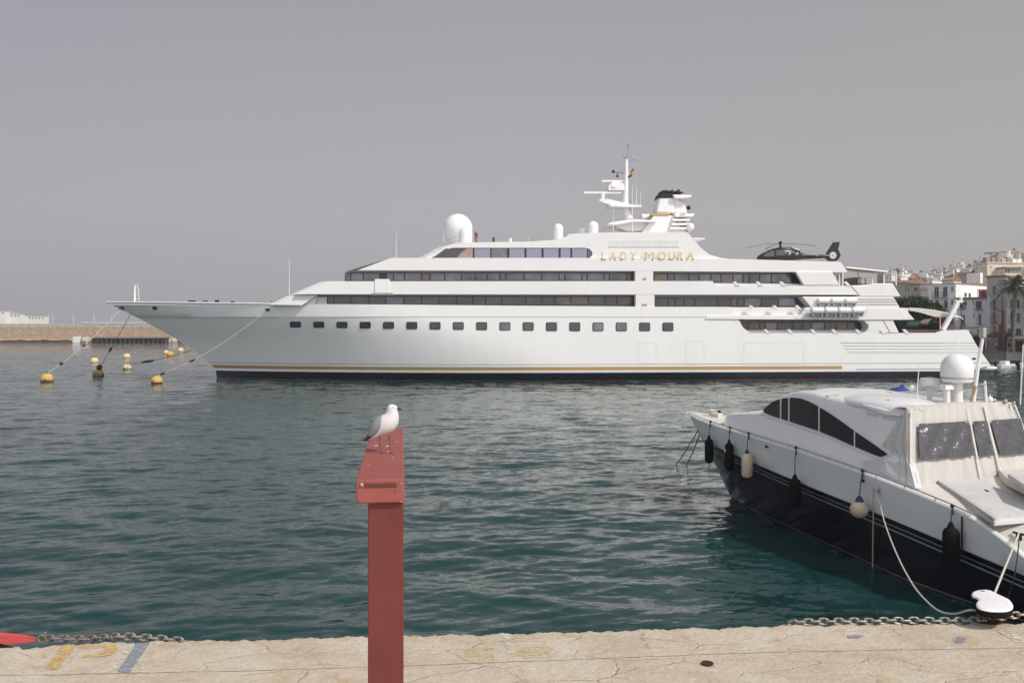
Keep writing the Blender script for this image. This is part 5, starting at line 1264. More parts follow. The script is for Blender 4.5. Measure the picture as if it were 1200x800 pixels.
def sling():
    t = thing('lifting_sling', 'bright red webbing sling shackled to the left chain end', 'sling', edge_pt(20,0,0))
    o = edge_pt(20,0,0)
    for (a0,b0),(a1,b1),w,Y0 in [((-60,738),(42,747.0),.028,11.7),((-60,753),(42,750),.036,11.62)]:
        mb = MB(); rows = []
        for i in range(14):
            u = i/13; c = pt(lerp(a0,a1,u), lerp(b0,b1,u), Y0)-o; ww = w*(1 if u < .8 else lerp(1,.45,(u-.8)/.2))*(1-.12*math.sin(u*7))
            n = Vector((0,.5,1)).normalized(); k = Vector((0,-1,.5)).normalized()*.008
            rows.append([c-n*ww+k, c+k*1.6, c+n*ww+k, c+n*ww-k, c-k*.6, c-n*ww-k])
        mb.grid(rows, closed=True); mb.build('webbing', M['sling_red'], t, smooth=30)
    mb = MB(); c = pt(49,748,11.72)-o; mb.tube([c+Vector((.045*math.cos(a)*1.1-.0,0,.05*math.sin(a))) for a in np.linspace(.4,5.9,16)], .013, 8); mb.tube([c+Vector((.045,0,-.075)), c+Vector((.045,0,.075))], .012, 8)
    mb.lathe([(.02,0),(.02,.016)], c+Vector((.045,0,.07)), 8); mb.build('shackle', M['chain_grey'], t, smooth=True)
    mb = MB(); mb.tube([edge_pt(-60,.0,.0)-o, edge_pt(0,.02,.02)-o, edge_pt(12,-.03,-.05)-o], .035, 8); mb.build('rubber_sleeve', M['fender_black'], t)
sling()

# ------------------------------------------------------------------ red steel post with its cap beam, and the gull
def red_post():
    Y0 = 4.6; c = pt(445,590,Y0); t = thing('steel_post', 'red painted steel post with a long flat cap beam in the foreground', 'post', (c.x, Y0, QZ))
    o = Vector((c.x, Y0, QZ)); yaw = R(90)+math.atan(.129); d = Vector((-.129,1,0)).normalized(); s = Vector((d.y,-d.x,0))
    ztop = H-(562-HZ)*Y0/F; zbot = H-(590-HZ)*Y0/F
    L0 = pt(417.2,562,Y0)-o; R0 = pt(473.4,562,Y0)-o; wcap = (R0-L0).x
    L = 2.34
    def bx(mb, x0, x1, y0, y1, z0, z1, mi=0):
        # x along s (right), y along d (away); origin at front-left cap corner in plan
        O = Vector((L0.x, L0.y, 0)); vs = []
        for z in (z0,z1):
            for x, y in ((x0,y0),(x1,y0),(x1,y1),(x0,y1)): p = O+s*x+d*y; vs.append((p.x,p.y,z))
        return mb.add(vs, [(0,3,2,1),(4,5,6,7),(0,1,5,4),(1,2,6,5),(2,3,7,6),(3,0,4,7)], mi)
    zt, zb = ztop-QZ, zbot-QZ
    bx(MB(), 0, wcap, 0, L*.60, zb, zt).build('cap_beam', M['post_red'], t, bevel=.007, seg=3)
    bx(MB(), .012, wcap-.003, L*.60+.03, L, zb, zt-.004).build('cap_beam', M['post_red'], t, bevel=.007, seg=3)
    bx(MB(), .062, wcap-.004, .03, 2.1, 0, zb-.001).build('column', M['post_dark_red'], t, bevel=.006, seg=3)
    bx(MB(), .0, wcap+.03, -.03, 2.2, 0.0, .03).build('foot_plate', M['post_red'], t, bevel=.004)
    bx(MB(), .045, wcap-.042, -.003, .01, zt-.045, zt-.02).build('slot', mat('slot_dark',(.10,.022,.02),.7), t, bevel=.002)
    m = MB(); p = pt(424.5,567,Y0)-o; m.lathe([(.008,-.012),(.009,-.004),(.004,0)], (p.x,p.y+.002,p.z), 10, axis='y'); m.build('bolt', M['steel'], t)
    for a, b in ((470.5,587.5),(470.8,566),(420,588)):
        m = MB(); p = pt(a,b,Y0)-o; m.lathe([(.004,-.006),(.005,0)], (p.x,p.y+.0,p.z), 8, axis='y'); m.build('bolt', M['rust'] if a < 430 else M['grey_metal'], t)
    # bird droppings / rusty scuffs on top
    m = MB()
    random.seed(3)
    for (u, v, rr) in [(.07,1.32,.018),(.16,1.02,.014),(.19,.75,.008),(.05,.5,.007),(.15,1.28,.02),(.21,1.5,.012)]:
        O = Vector((L0.x, L0.y, 0))+s*u+d*v; ring = [(O.x+rr*random.uniform(.6,1.2)*math.cos(a), O.y+rr*random.uniform(.8,1.7)*math.sin(a), zt+.0015) for a in np.linspace(0,6.28,12)[:-1]]
        m.add(ring, [tuple(range(11))])
    m.build('droppings', mat('dropping', (.55,.45,.40), .9), t)
    return ztop
ZT = red_post()
def gull():
    F0 = atz(453.5, 530.5, ZT); Yg = F0.y
    t = thing('gull', 'white gull with pale grey wings and dark red bill standing on the red post', 'gull', (F0.x, Yg, ZT))
    k = Yg/F   # metres per pixel
    def g(px, py, d=0.0): return Vector(((px-453.5)*k, d, (530.5-py)*k))
    # body: elliptical sections along the spine from tail to crown
    secs = [ # centre px,py, half height (perp to spine), half depth
     (430,514.8,.5,.8),(433,513.2,1.9,2.6),(437,509.8,4.4,4.6),(441,505.4,7.0,6.0),(445.5,501.2,9.0,7.4),(450,498.2,10.8,8.4),(454.5,495.2,11.2,8.6),(458,490.8,10.3,7.8),(459.4,486.2,8.0,6.2),(459.6,482.4,6.4,5.2),(459.2,479.4,5.6,4.9),(458.9,476.8,5.0,4.6),(458.8,474.8,3.7,3.6),(458.8,473.4,1.6,1.7)]
    def sections(secs, yaw=0):
        P = [g(a,b) for a, b, _, _ in secs]; rows = []
        for i, p in enumerate(P):
            d = (P[min(i+1,len(P)-1)]-P[max(i-1,0)]).normalized(); n = Vector((-d.z,0,d.x)); dep = Vector((0,1,0))
            rows.append([p+n*secs[i][2]*1.05*k*math.cos(u)+dep*secs[i][3]*1.08*k*math.sin(u) for u in np.linspace(0,2*math.pi,25)[:-1]])
        return rows
    mb = MB(); rows = sections(secs); mb.grid(rows, closed=True); n = 24
    mb.f.append(tuple(range(n))); mb.m.append(0); mb.f.append(tuple(range((len(rows)-1)*n, len(rows)*n))); mb.m.append(0)
    b = mb.build('body', M['gull_white'], t, smooth=180); ss = b.modifiers.new('sub','SUBSURF'); ss.levels = 2; ss.render_levels = 2
    # head forward bulge + forehead
    mb = MB(); mb.ball(g(460.6,478.6), 5.0*k, 20, 14, sc=(1.08,.92,.93)); h = mb.build('head', M['gull_white'], t, smooth=True)
    mb = MB(); rows = []
    for px, py, hh, dd in [(464.0,478.2,1.9,1.6),(466,478.7,1.55,1.15),(468,479.0,1.35,.95),(470,479.4,1.3,.8),(471.4,480,.7,.5),(471.8,480.6,.12,.12)]:
        p = g(px,py); rows.append([p+Vector((0,dd*k*math.sin(u),hh*k*math.cos(u))) for u in np.linspace(0,2*math.pi,13)[:-1]])
    mb.grid(rows, closed=True); mb.build('bill', M['beak_red'], t, smooth=True)
    for s in (-1,1):
        MB().ball(g(461.3,477.2,s*4.05*k), .75*k, 12, 8).build('eye', M['gull_black'], t, smooth=True)
        MB().ball(g(461.3,477.2,s*3.9*k), .98*k, 12, 8, sc=(1,.6,1)).build('eye_ring', M['beak_red'], t, smooth=True)
    # folded wings: curved plates lying on the flanks
    for s in (-1,1):
        mb = MB(); rows = []
        ws = [(451.5,488.5,3.5,2.0),(448.5,491.0,6.0,5.2),(445.5,495.0,8.2,6.6),(442,500.0,7.6,7.0),(438.5,505.5,5.6,5.8),(435,510.4,3.2,4.0),(431.5,513.6,1.6,2.2),(427.0,515.6,.6,1.0)]
        P = [g(a-1,b) for a, b, _, _ in ws]
        for i, p in enumerate(P):
            d = (P[min(i+1,len(P)-1)]-P[max(i-1,0)]).normalized(); nn = Vector((-d.z,0,d.x)); nn = nn if nn.z > 0 else -nn
            hh, dd = ws[i][2]*k, ws[i][3]*k
            rows.append([p+nn*hh*math.cos(u)*1.05+Vector((0,s*(dd*1.30*math.sin(u)+.7*k),0)) for u in np.linspace(R(8),R(150),9)])
        mb.grid(rows, mfun=lambda i,kk: 1 if i >= 5 else 0); o = mb.build('wing', [M['gull_grey'], M['gull_black']], t, smooth=180)
        so = o.modifiers.new('solid','SOLIDIFY'); so.thickness = .7*k; so.offset = 0; s2 = o.modifiers.new('sub','SUBSURF'); s2.levels = 2; s2.render_levels = 2
    mb = MB(); rows = []
    for px, py, hh, dd in [(438,512.6,1.3,3.2),(432,514.6,.7,3.6),(427.5,516,.4,3.0),(425.6,516.5,.2,1.6)]:
        p = g(px,py); rows.append([p+Vector((0,dd*k*math.sin(u),hh*k*math.cos(u))) for u in np.linspace(0,2*math.pi,13)[:-1]])
    mb.grid(rows, closed=True, mfun=lambda i,kk: 1 if i >= 1 else 0); mb.build('tail', [M['gull_white'], M['gull_black']], t, smooth=True)
    for (hx, fx, d) in ((445.2,446.4,-1.6),(456.6,457.4,-1.2)):
        mb = MB(); foot = Vector(((fx-453.5)*k, d*k, .004)); hip = g(hx,511.5,d*k); kn = g((hx+fx)/2-.4,520.5,d*k)
        mb.tube([hip+Vector((0,0,.012)), hip.lerp(kn,.5), kn, foot.lerp(kn,.5), foot], [1.3*k,.75*k,.75*k,.55*k,.6*k], 8)
        toes = []
        for a in (-28,0,28):
            e = foot+Vector((math.cos(R(a-12)),math.sin(R(a-12)),0))*4.3*k+Vector((0,0,-.002)); mb.tube([foot, foot.lerp(e,.5)+Vector((0,0,.002)), e], [.5*k,.42*k,.2*k], 6); toes.append(e)
        mb.tube([foot, foot+Vector((-1.4*k,0,-.001))], [.4*k,.2*k], 5)
        mb.add([foot+Vector((0,0,.001)), toes[0], toes[1], toes[2]], [(0,1,2),(0,2,3)])
        mb.build('leg', M['leg_dark'], t, smooth=True)
gull()

# ------------------------------------------------------------------ the old town on the right
ANG = R(-50); EXX, EYY = math.cos(ANG), math.sin(ANG); FX, FY = -EYY, EXX
class Facade:
    """building with its long facade turned towards the harbour (left) and a side wall catching the sun"""
    def __init__(s, name, label, px0, px1, ytop, Y0, wall, depth=14, zb=2.2, group=None, ytop1=None, cat='house', roof='roof_flat', ang=None, overhang=.25, pitch=0):
        a = ANG if ang is None else R(ang); s.ex, s.ey = math.cos(a), math.sin(a)
        q0, q1 = (px0-600)/F, (px1-600)/F; s.X0, s.Y0 = q0*Y0, Y0
        s.w = (q1*Y0-s.X0)/(s.ex-q1*s.ey); s.zb = zb
        s.h = H-(ytop-HZ)/F*Y0-zb
        s.root = thing(name, label, cat, (s.X0, Y0, zb), a, group)
        MB().box(0, s.w, 0, depth, -1.5, s.h).build('wall', M[wall], s.root)
        w, h = s.w, s.h
        if pitch:
            MB().add([(-overhang,-overhang,h+.01),(w+overhang,-overhang,h+.01),(w+overhang,depth+overhang,h+.01),(-overhang,depth+overhang,h+.01),(-overhang,depth*.5,h+pitch),(w+overhang,depth*.5,h+pitch)],
              [(0,3,2,1),(0,1,5,4),(2,3,4,5),(1,2,5),(3,0,4)]).build('roof', M[roof], s.root)
        else:
            MB().box(-overhang, w+overhang, -overhang, depth+overhang, h+.01, h+.28).build('roof', M[roof], s.root)
    def p(s, px, py):
        q = (px-600)/F; t = (q*s.Y0-s.X0)/(s.ex-q*s.ey); Y = s.Y0+t*s.ey; return t, H-(py-HZ)/F*Y-s.zb
    def win(s, px0, px1, y0, y1, kind='shutter_dark', frame=None, balcony=False, side=None):
        x0, _ = s.p(px0,y0); x1, zt = s.p(px1,y0); _, zb = s.p((px0+px1)/2,y1); _, zt = s.p((px0+px1)/2,y0)
        f = MB()
        for b in ((x0-.09,x0,-.05,.04,zb-.05,zt+.09),(x1,x1+.09,-.05,.04,zb-.05,zt+.09),(x0,x1,-.05,.04,zt,zt+.09),(x0-.05,x1+.05,-.1,.04,zb-.1,zb)): f.box(*b)
        o = f.build('window', M[frame or 'wall_grey'], s.root); MB().box(x0,x1,-.025,.03,zb,zt).build('pane', M[kind], o)
        MB().box((x0+x1)/2-.03,(x0+x1)/2+.03,-.035,-.02,zb,zt).build('sash', M[frame or 'wall_grey'], o)
        if balcony: s.bal(px0-1.2, px1+1.2, y1)
        return o
    def bal(s, px0, px1, y, hgt=1.0):
        x0, _ = s.p(px0,y); x1, _ = s.p(px1,y); _, z = s.p((px0+px1)/2,y)
        o = MB().box(x0,x1,-.8,.02,z-.14,z).build('balcony', M['wall_taupe'], s.root); m = MB()
        n = max(3, int((x1-x0)/.16))
        for i in range(n+1): x = lerp(x0,x1,i/n); m.box(x-.012,x+.012,-.79,-.765,z,z+hgt)
        for yy in (0,): 
            m.box(x0,x1,-.8,-.76,z+hgt-.04,z+hgt); m.box(x0,x0+.03,-.8,0,z+hgt-.04,z+hgt); m.box(x1-.03,x1,-.8,0,z+hgt-.04,z+hgt)
        m.build('railing', M['iron'], o)
    def strip(s, name, px0, px1, y0, y1, m, d0=-.06, d1=.03):
        x0, _ = s.p(px0,y0); x1, _ = s.p(px1,y0); mid = (px0+px1)/2
        _, za = s.p(mid,y0); _, zb = s.p(mid,y1); return MB().box(x0,x1,d0,d1,zb,za).build(name, M[m], s.root)
    def gable(s, u0, u1, z0, z1, kind='win_glass'):
        o = MB().box(s.w-.02,s.w+.04,u0,u1,z0,z1).build('window', M[kind], s.root)
G1 = 'waterfront houses of the old town'
# front row, left to right
A = Facade('townhouse','white and grey waterfront house with tall brown shutters and a bright blank gable wall',1088,1120,333,172,'wall_white',22,group=G1,roof='tile_brown',pitch=.35)
for a in (1095.5,1105.5): A.win(a,a+4.6,336.2,348,'shutter_dark',balcony=True)
A.win(1115,1117.2,336,341,'shutter_dark'); A.win(1115,1117,351,357,'shutter_dark')
for a in (1096.5,1107): A.win(a,a+3.4,352,362,'win_glass',balcony=True)
for a in (1091,1098,1106,1114): A.win(a,a+3,370,380,'shutter_brown')
A.gable(4.0,5.0,A.h-2.6,A.h-1.8,'shutter_dark'); A.gable(6.0,7.0,A.h-2.6,A.h-1.8,'shutter_dark')
MB().box(A.w-3.2,A.w-.5,13,14.2,A.h,A.h+2.6).build('chimney', M['wall_white'], A.root)
B = Facade('townhouse','low lavender-white waterfront house with a red-tiled cornice and a planted roof terrace',1121,1156.5,350.5,160,'wall_white',12,group=G1,roof='tile_red',overhang=.35)
B.win(1144,1150,352.6,361.5,'shutter_dark',balcony=True); B.win(1140,1141.3,352,354.6,'win_glass'); B.win(1141,1142.2,367.5,371.5,'win_glass')
B.win(1147,1149.6,368,378.5,'shutter_dark',balcony=True); B.win(1127,1130.6,369,380,'shutter_brown',balcony=True); B.win(1127.5,1130,354,360,'shutter_dark',balcony=True)
B.strip('ground_cornice',1122,1156,383,384.2,'wall_taupe',-.2)
B.win(1145.5,1149,386,399,'shutter_dark'); B.win(1134,1139,388,399,'win_blue'); B.win(1125,1129,388,399,'shutter_brown')
def terrace():
    x0,_ = B.p(1145,346); x1,_ = B.p(1156,346); m = MB()
    for i in range(7): x = lerp(x0,x1,i/6); m.box(x-.05,x+.05,.3,.4,B.h+.25,B.h+1.7)
    m.box(x0,x1,.28,.42,B.h+1.55,B.h+1.7); m.build('terrace_fence', M['awning_red'], B.root)
    for i in range(3):
        x = lerp(x0,x1,(i+.5)/3); MB().box(x-.25,x+.25,.7,1.2,B.h+.25,B.h+1.5).build('planter', M['tile_red' if i % 2 else 'wall_cream'], B.root)
terrace()
Cc = Facade('townhouse','tall taupe waterfront house with narrow dark balcony doors left of the palm',1156.5,1179,325,152,'wall_taupe',16,group=G1,roof='tile_brown',overhang=.2)
for y0, y1, k in ((334.5,344.5,'shutter_dark'),(350.5,360,'shutter_dark'),(365,376.5,'shutter_brown'),(381,398,'shutter_brown')): Cc.win(1163.4,1167,y0,y1,k,balcony=y0 > 340 and y0 < 380)
Cc.strip('pale_lower_plaster',1156.8,1160.5,348,398,'wall_grey',-.03); Cc.strip('drain_pipe',1174,1174.8,347,398,'shutter_brown',-.12); Cc.strip('pink_panel',1167.5,1173,366,380,'wall_pink',-.03)
Cc.gable(3,4.4,Cc.h-4,Cc.h-2.2)
Dd = Facade('townhouse','whitish waterfront house behind the palm with a large dark upper window',1179.3,1198.5,328.5,146,'wall_white',16,group=G1,roof='wall_cream',overhang=.12)
Dd.win(1180.5,1187.5,336,343.8,'win_glass'); Dd.win(1184.5,1188,350,360,'shutter_brown',balcony=True); Dd.win(1184.5,1187.5,365,377,'shutter_dark',balcony=True); Dd.win(1181,1186,385,398,'win_blue')
Dd.win(1192,1195,352,361,'shutter_dark'); Dd.win(1192,1195,367,378,'shutter_dark'); Dd.win(1191,1196,385,398,'shutter_dark')
Ee = Facade('townhouse','pale waterfront house cut by the right edge of the photo',1198.8,1232,334,141,'wall_grey',16,group=G1,roof='tile_red')
Ee.win(1202,1206,352,362,'shutter_dark',balcony=True); Ee.win(1202,1206,368,379,'shutter_dark',balcony=True); Ee.win(1214,1219,352,362,'shutter_dark'); Ee.win(1214,1219,368,379,'shutter_dark')
G2 = 'houses stepping up the hill'
Gr = Facade('townhouse','olive plastered house with green shutters above the dark trees',1058.5,1078.5,333.8,186,'wall_olive',14,group=G2,roof='tile_brown',overhang=.35,pitch=.4)
Gr.win(1060.5,1063,336,343,'shutter_green'); Gr.win(1063.8,1066.3,336,343,'shutter_green'); Gr.win(1071,1075.5,336.5,342,'shutter_dark')
Gl = Facade('townhouse','dim olive side house with a brown tiled roof directly behind the stern of the ship',1040,1058.3,331.8,196,'wall_olive',14,group=G2,roof='tile_red',overhang=.4,pitch=.9)
Gl.win(1047,1050,337,342,'shutter_dark')
G3 = Facade('townhouse','small white terrace house with arched openings between the green-shuttered and brown-shuttered houses',1078.8,1088,336.5,182,'wall_cream',10,group=G2,roof='wall_white',overhang=.15)
for a in (1080.2,1082.7,1085.2): G3.win(a,a+1.5,338.5,341,'shutter_brown')
# hillside rows: px0, px1, ytop, Y, wall, roof, pitch, label
hill = [
 (1028,1037,323.5,262,'wall_brown','roof_flat',0,'brown house half hidden by the ship canopy posts'),
 (1037.5,1046,322.5,258,'wall_white','roof_flat',0,'small white house left of the flat brown roof'),
 (1046.5,1055,318.6,262,'wall_brown','tile_brown',0,'tall brown block with one black opening on the low skyline'),
 (1055.5,1062,320.8,255,'wall_white','roof_flat',0,'white cube house on the low skyline right of the brown block'),
 (1062,1070,320.5,262,'wall_cream','tile_brown',0,'cream house behind a pale chimney on the low skyline'),
 (1064.5,1071.5,327.5,226,'wall_cream','tile_red',1.6,'orange-tiled house roof facing the sun'),
 (1069.5,1084,323.2,228,'wall_white','wall_white',0,'broad white gabled house with one small dark window'),
 (1079,1087,329,212,'wall_brown','roof_flat',0,'dark brown flat-roofed house below the white gabled house'),
 (1086,1094,328.2,208,'wall_white','roof_flat',0,'white house with a dark doorway left of the orange roofs'),
 (1094,1103,323.5,232,'wall_white','roof_flat',0,'white terraced house with roof parapet steps'),
 (1101,1109,320.0,240,'wall_pink','tile_red',.8,'pinkish house with a terracotta roof on the hillside'),
 (1104,1119,329.5,204,'wall_cream','tile_red',1.2,'low house with a sunlit orange tiled roof behind the waterfront'),
 (1108,1120,324,232,'wall_white','roof_flat',0,'bright white low wall-like house above the orange tiled roof'),
 (1112,1122,314.8,262,'wall_white','roof_flat',0,'white house with a shaded roof terrace on the hill'),
 (1122,1130,312.0,266,'wall_white','wall_white',0,'very white box house next to the roof terrace on the hill'),
 (1119,1139,322.5,226,'wall_olive','tile_brown',.6,'olive house with an earthy roof below the white box house'),
 (1131,1148,315.2,240,'wall_brown','roof_flat',0,'wide brown stone house in the middle of the hillside'),
 (1139,1149,319.0,224,'wall_brown','tile_brown',0,'darker brown annex in front of the wide stone house'),
 (1139,1146,311.5,268,'wall_white','roof_flat',0,'small white attic house with a bright chimney on the skyline'),
 (1149,1166,312.5,214,'wall_cream','roof_flat',0,'sunlit cream house with one brown window on the upper slope'),
 (1154,1164,306.5,262,'wall_taupe','roof_flat',0,'taupe house carrying the shade pergola on the skyline'),
 (1173,1182,299.5,256,'wall_white','wall_white',0,'white tower-like house right of the pergola'),
 (1183,1196,296.8,258,'wall_cream','roof_flat',0,'tall cream house at the top right skyline'),
 (1196,1225,298.5,250,'wall_cream','tile_red',.8,'cream house with a reddish roof at the upper right edge'),
 (1142,1156.5,311.5,222,'wall_cream','roof_flat',0,'narrow cream house stepping up to the glazed gallery mansion'),
 (1146,1157,318,212,'wall_brown','tile_brown',.4,'brown annex tucked below the narrow cream house'),
 (1164,1173,303.2,240,'wall_white','roof_flat',0,'small white roof house just behind the glazed gallery'),
 (1128,1138,317,236,'wall_white','roof_flat',0,'small white cube below the very white box house'),
 (1050,1057,324.5,232,'wall_white','wall_white',0,'low white house above the green-shuttered one'),
 (1088,1096,321.8,246,'wall_white','roof_flat',0,'white cube with a thin aerial right of the white gabled house'),
 (1196,1230,318,196,'wall_cream','roof_flat',0,'cream block behind the palm at the right edge')]
for (a, b, yt, Y, w, rf, pi, lab) in hill:
    zb = max(2.2, H-(340-HZ)/F*Y-6)
    f = Facade('hillside_house', lab, a, b-1.5, yt, Y, w, 4.5+random.uniform(0,2), zb=zb, group=G2, roof=rf, pitch=pi, overhang=.15, ang=random.uniform(-58,-38))
    n = max(1, int((b-a)/4.2))
    for k in range(n):
        for r_ in range(2):
            if random.random() < .28: continue
            x = a+(k+.35+random.uniform(0,.15))*(b-a)/n; y = yt+2.0+r_*5.2
            f.win(x, x+random.uniform(1.1,1.9), y, y+random.uniform(1.8,2.8), random.choice(['shutter_dark','win_glass','shutter_brown','win_glass']))
    for r_ in range(2): f.gable(1.4,2.4,f.h-2.6-r_*3,f.h-1.4-r_*3,'shutter_dark') if random.random() < .6 else None
    if random.random() < .8:
        x = random.uniform(.2,.8)*f.w; MB().box(x-.4,x+.4,1,1.8,f.h,f.h+random.uniform(.9,1.9)).build('chimney', M[random.choice(['wall_white','wall_cream','wall_brown'])], f.root)
    for q_ in range(3):
        x = random.uniform(.1,.9)*f.w; y_ = random.uniform(.3,3); MB().box(x-.45,x+.45,y_,y_+.8,f.h+.28,f.h+random.uniform(.6,1.5)).build('roof_box', M[random.choice(['wall_white','wall_white','wall_taupe','wall_brown','roof_flat'])], f.root)
    MB().box(.0,f.w,-.02,.12,f.h+.28,f.h+.75).build('parapet', M[w], f.root)
    if random.random() < .6:
        x = random.uniform(.2,.8)*f.w; m = MB(); m.tube([(x,2,f.h),(x,2,f.h+2.6)], .05, 5); m.beam((x-.5,2,f.h+2.4),(x+.5,2,f.h+2.4),.05,.05); m.beam((x-.35,2,f.h+2.1),(x+.35,2,f.h+2.1),.05,.05); m.build('aerial', M['grey_metal'], f.root)
# big cream house with the glazed gallery
Bc = Facade('cream_mansion','large sunlit cream house with a glazed gallery of bluish windows on the upper slope',1157,1200,308.5,205,'wall_cream',3.5,group=G2,roof='roof_flat',zb=10,ang=8,overhang=.2)
gx0,_ = Bc.p(1168.5,315.5); gx1,_ = Bc.p(1190,315.5); _, gz0 = Bc.p(1179,320.6); _, gz1 = Bc.p(1179,315.2)
gal = MB().box(gx0,gx1,-2.6,-.02,gz0-3.5,gz1).build('gallery', M['wall_cream'], Bc.root)
for k in range(7):
    a = lerp(gx0,gx1,(k+.12)/7); b = lerp(gx0,gx1,(k+.88)/7); MB().box(a,b,-2.66,-2.6,gz0,gz1-.15).build('window', M['win_blue' if k > 1 else 'win_glass'], gal)
MB().box(gx0-.4,gx1+.3,-3.1,0,gz1+.01,gz1+.28).build('gallery_roof', M['tile_brown'], gal)
Bc.win(1161.5,1165.5,316.5,321.2,'wall_pink'); Bc.win(1160,1161.6,311.5,313.8,'win_glass'); Bc.win(1193,1196,312,316,'shutter_dark')
for f_ in (Bc,):
    for k in range(7):
        x = f_.w*(k+.5)/7; MB().box(x-.5,x+.6,.6,1.8,f_.h+.28,f_.h+.5+random.uniform(.5,1.6)).build('roof_box', M[random.choice(['wall_white','wall_cream','wall_taupe','wall_brown'])], f_.root)

def pergola():
    r = thing('pergola','flat dark shade pergola on thin posts on the hilltop terrace','pergola',pt(1162,304,256),R(10)); o = r.location
    m = MB(); a, b = pt(1161.5,296.2,256)-o, pt(1183,294.8,256)-o; m.beam(a+Vector((0,1.5,0)), b+Vector((0,1.5,0)), 3.2, .3); m.build('canopy', M['canvas_brown'], r)
    for px in (1162.4,1171,1182):
        m = MB(); p = pt(px,296,256)-o; m.tube([(p.x,p.y,p.z-3.4),(p.x,p.y,p.z)], .09, 6); m.build('post', M['iron'], r)
pergola()
# waterfront wall between the water and the street
sea = thing('sea_wall','pale stone sea wall with a ledge and railing along the town waterfront','wall',(86,152,0)); 
def seg_wall(name, a, b, z0, z1, th, m, par, o):
    a = Vector((*a,0))-Vector(o); b = Vector((*b,0))-Vector(o); mb = MB(); mb.beam((a.x,a.y,(z0+z1)/2), (b.x,b.y,(z0+z1)/2), th, z1-z0); mb.build(name, M[m], par)
o_ = (86,152,0)
seg_wall('wall_face',(60,189),(86,151.4),-1,2.3,.5,'wall_cream',sea,o_); seg_wall('wall_face',(86,151.6),(135,136.2),-1,2.32,.5,'wall_cream',sea,o_)
seg_wall('ledge',(84,149.4),(134,134.2),.2,.95,2.4,'roof_flat',sea,o_)
mat('algae_wall', (.03,.03,.025), .9)
seg_wall('wet_foot',(84,149.2),(134,134.0),-1,.2,2.3,'algae_wall',sea,o_)
m = MB(); 
for i in range(26):
    p = Vector((86,151.8,0)).lerp(Vector((135,136.6,0)), i/25)-Vector(o_); m.tube([(p.x,p.y,2.3),(p.x,p.y,3.3)], .04, 5)
for z in (2.8,3.28): m.tube([Vector((86,151.8,z))-Vector(o_), Vector((135,136.6,z))-Vector(o_)], .03, 5)
m.build('railing', M['dome_white'], sea)
# restaurants under awnings, parasols, bits on the promenade
def awn(lab, px0, px1, y0, y1, Y, m, cat='awning'):
    a, b = pt(px0,y0,Y), pt(px1,y0,Y-3); z1 = pt((px0+px1)/2,y1,Y).z
    t = thing('cafe_awning', lab, cat, (a.x,a.y,2.25), math.atan2(b.y-a.y,b.x-a.x), 'cafe awnings on the waterfront'); w = (b-a).length; h = a.z-2.25
    mb = MB(); mb.grid([[(x,0,h*.80) for x in np.linspace(0,w,8)], [(x,1.6,h*.93) for x in np.linspace(0,w,8)], [(x,3.4,h) for x in np.linspace(0,w,8)]]); mb.grid([[(x,0,h*.80) for x in np.linspace(0,w,8)], [(x,0,h*.80-.35-.05*(i%2)) for i, x in enumerate(np.linspace(0,w,8))]]); mb.build('fabric', M[m], t)
    for x in (.1,w-.1):
        MB().tube([(x,.05,0),(x,.05,h*.8)], .05, 6).build('post', M['iron'], t)
    MB().box(0,w,3.5,3.7,0,h*.9).build('back_wall', M['shutter_brown'], t)
awn('dark green awning in the shade under the trees directly behind the ship stern',1050,1076,374.5,388,165,'awning_green'); awn('brown-red awning right of the dark green one',1076.5,1098,371,388,163,'canvas_brown')
awn('dark red awning below the low lavender house, left of the green light box',1118,1140,391,402,152,'canvas_brown'); awn('maroon awning under the taupe house',1156,1180,388,402,147,'lamp_rust'); awn('brown awning at the right edge under the palm',1180.5,1212,392,404,141,'canvas_brown')
random.seed(11)
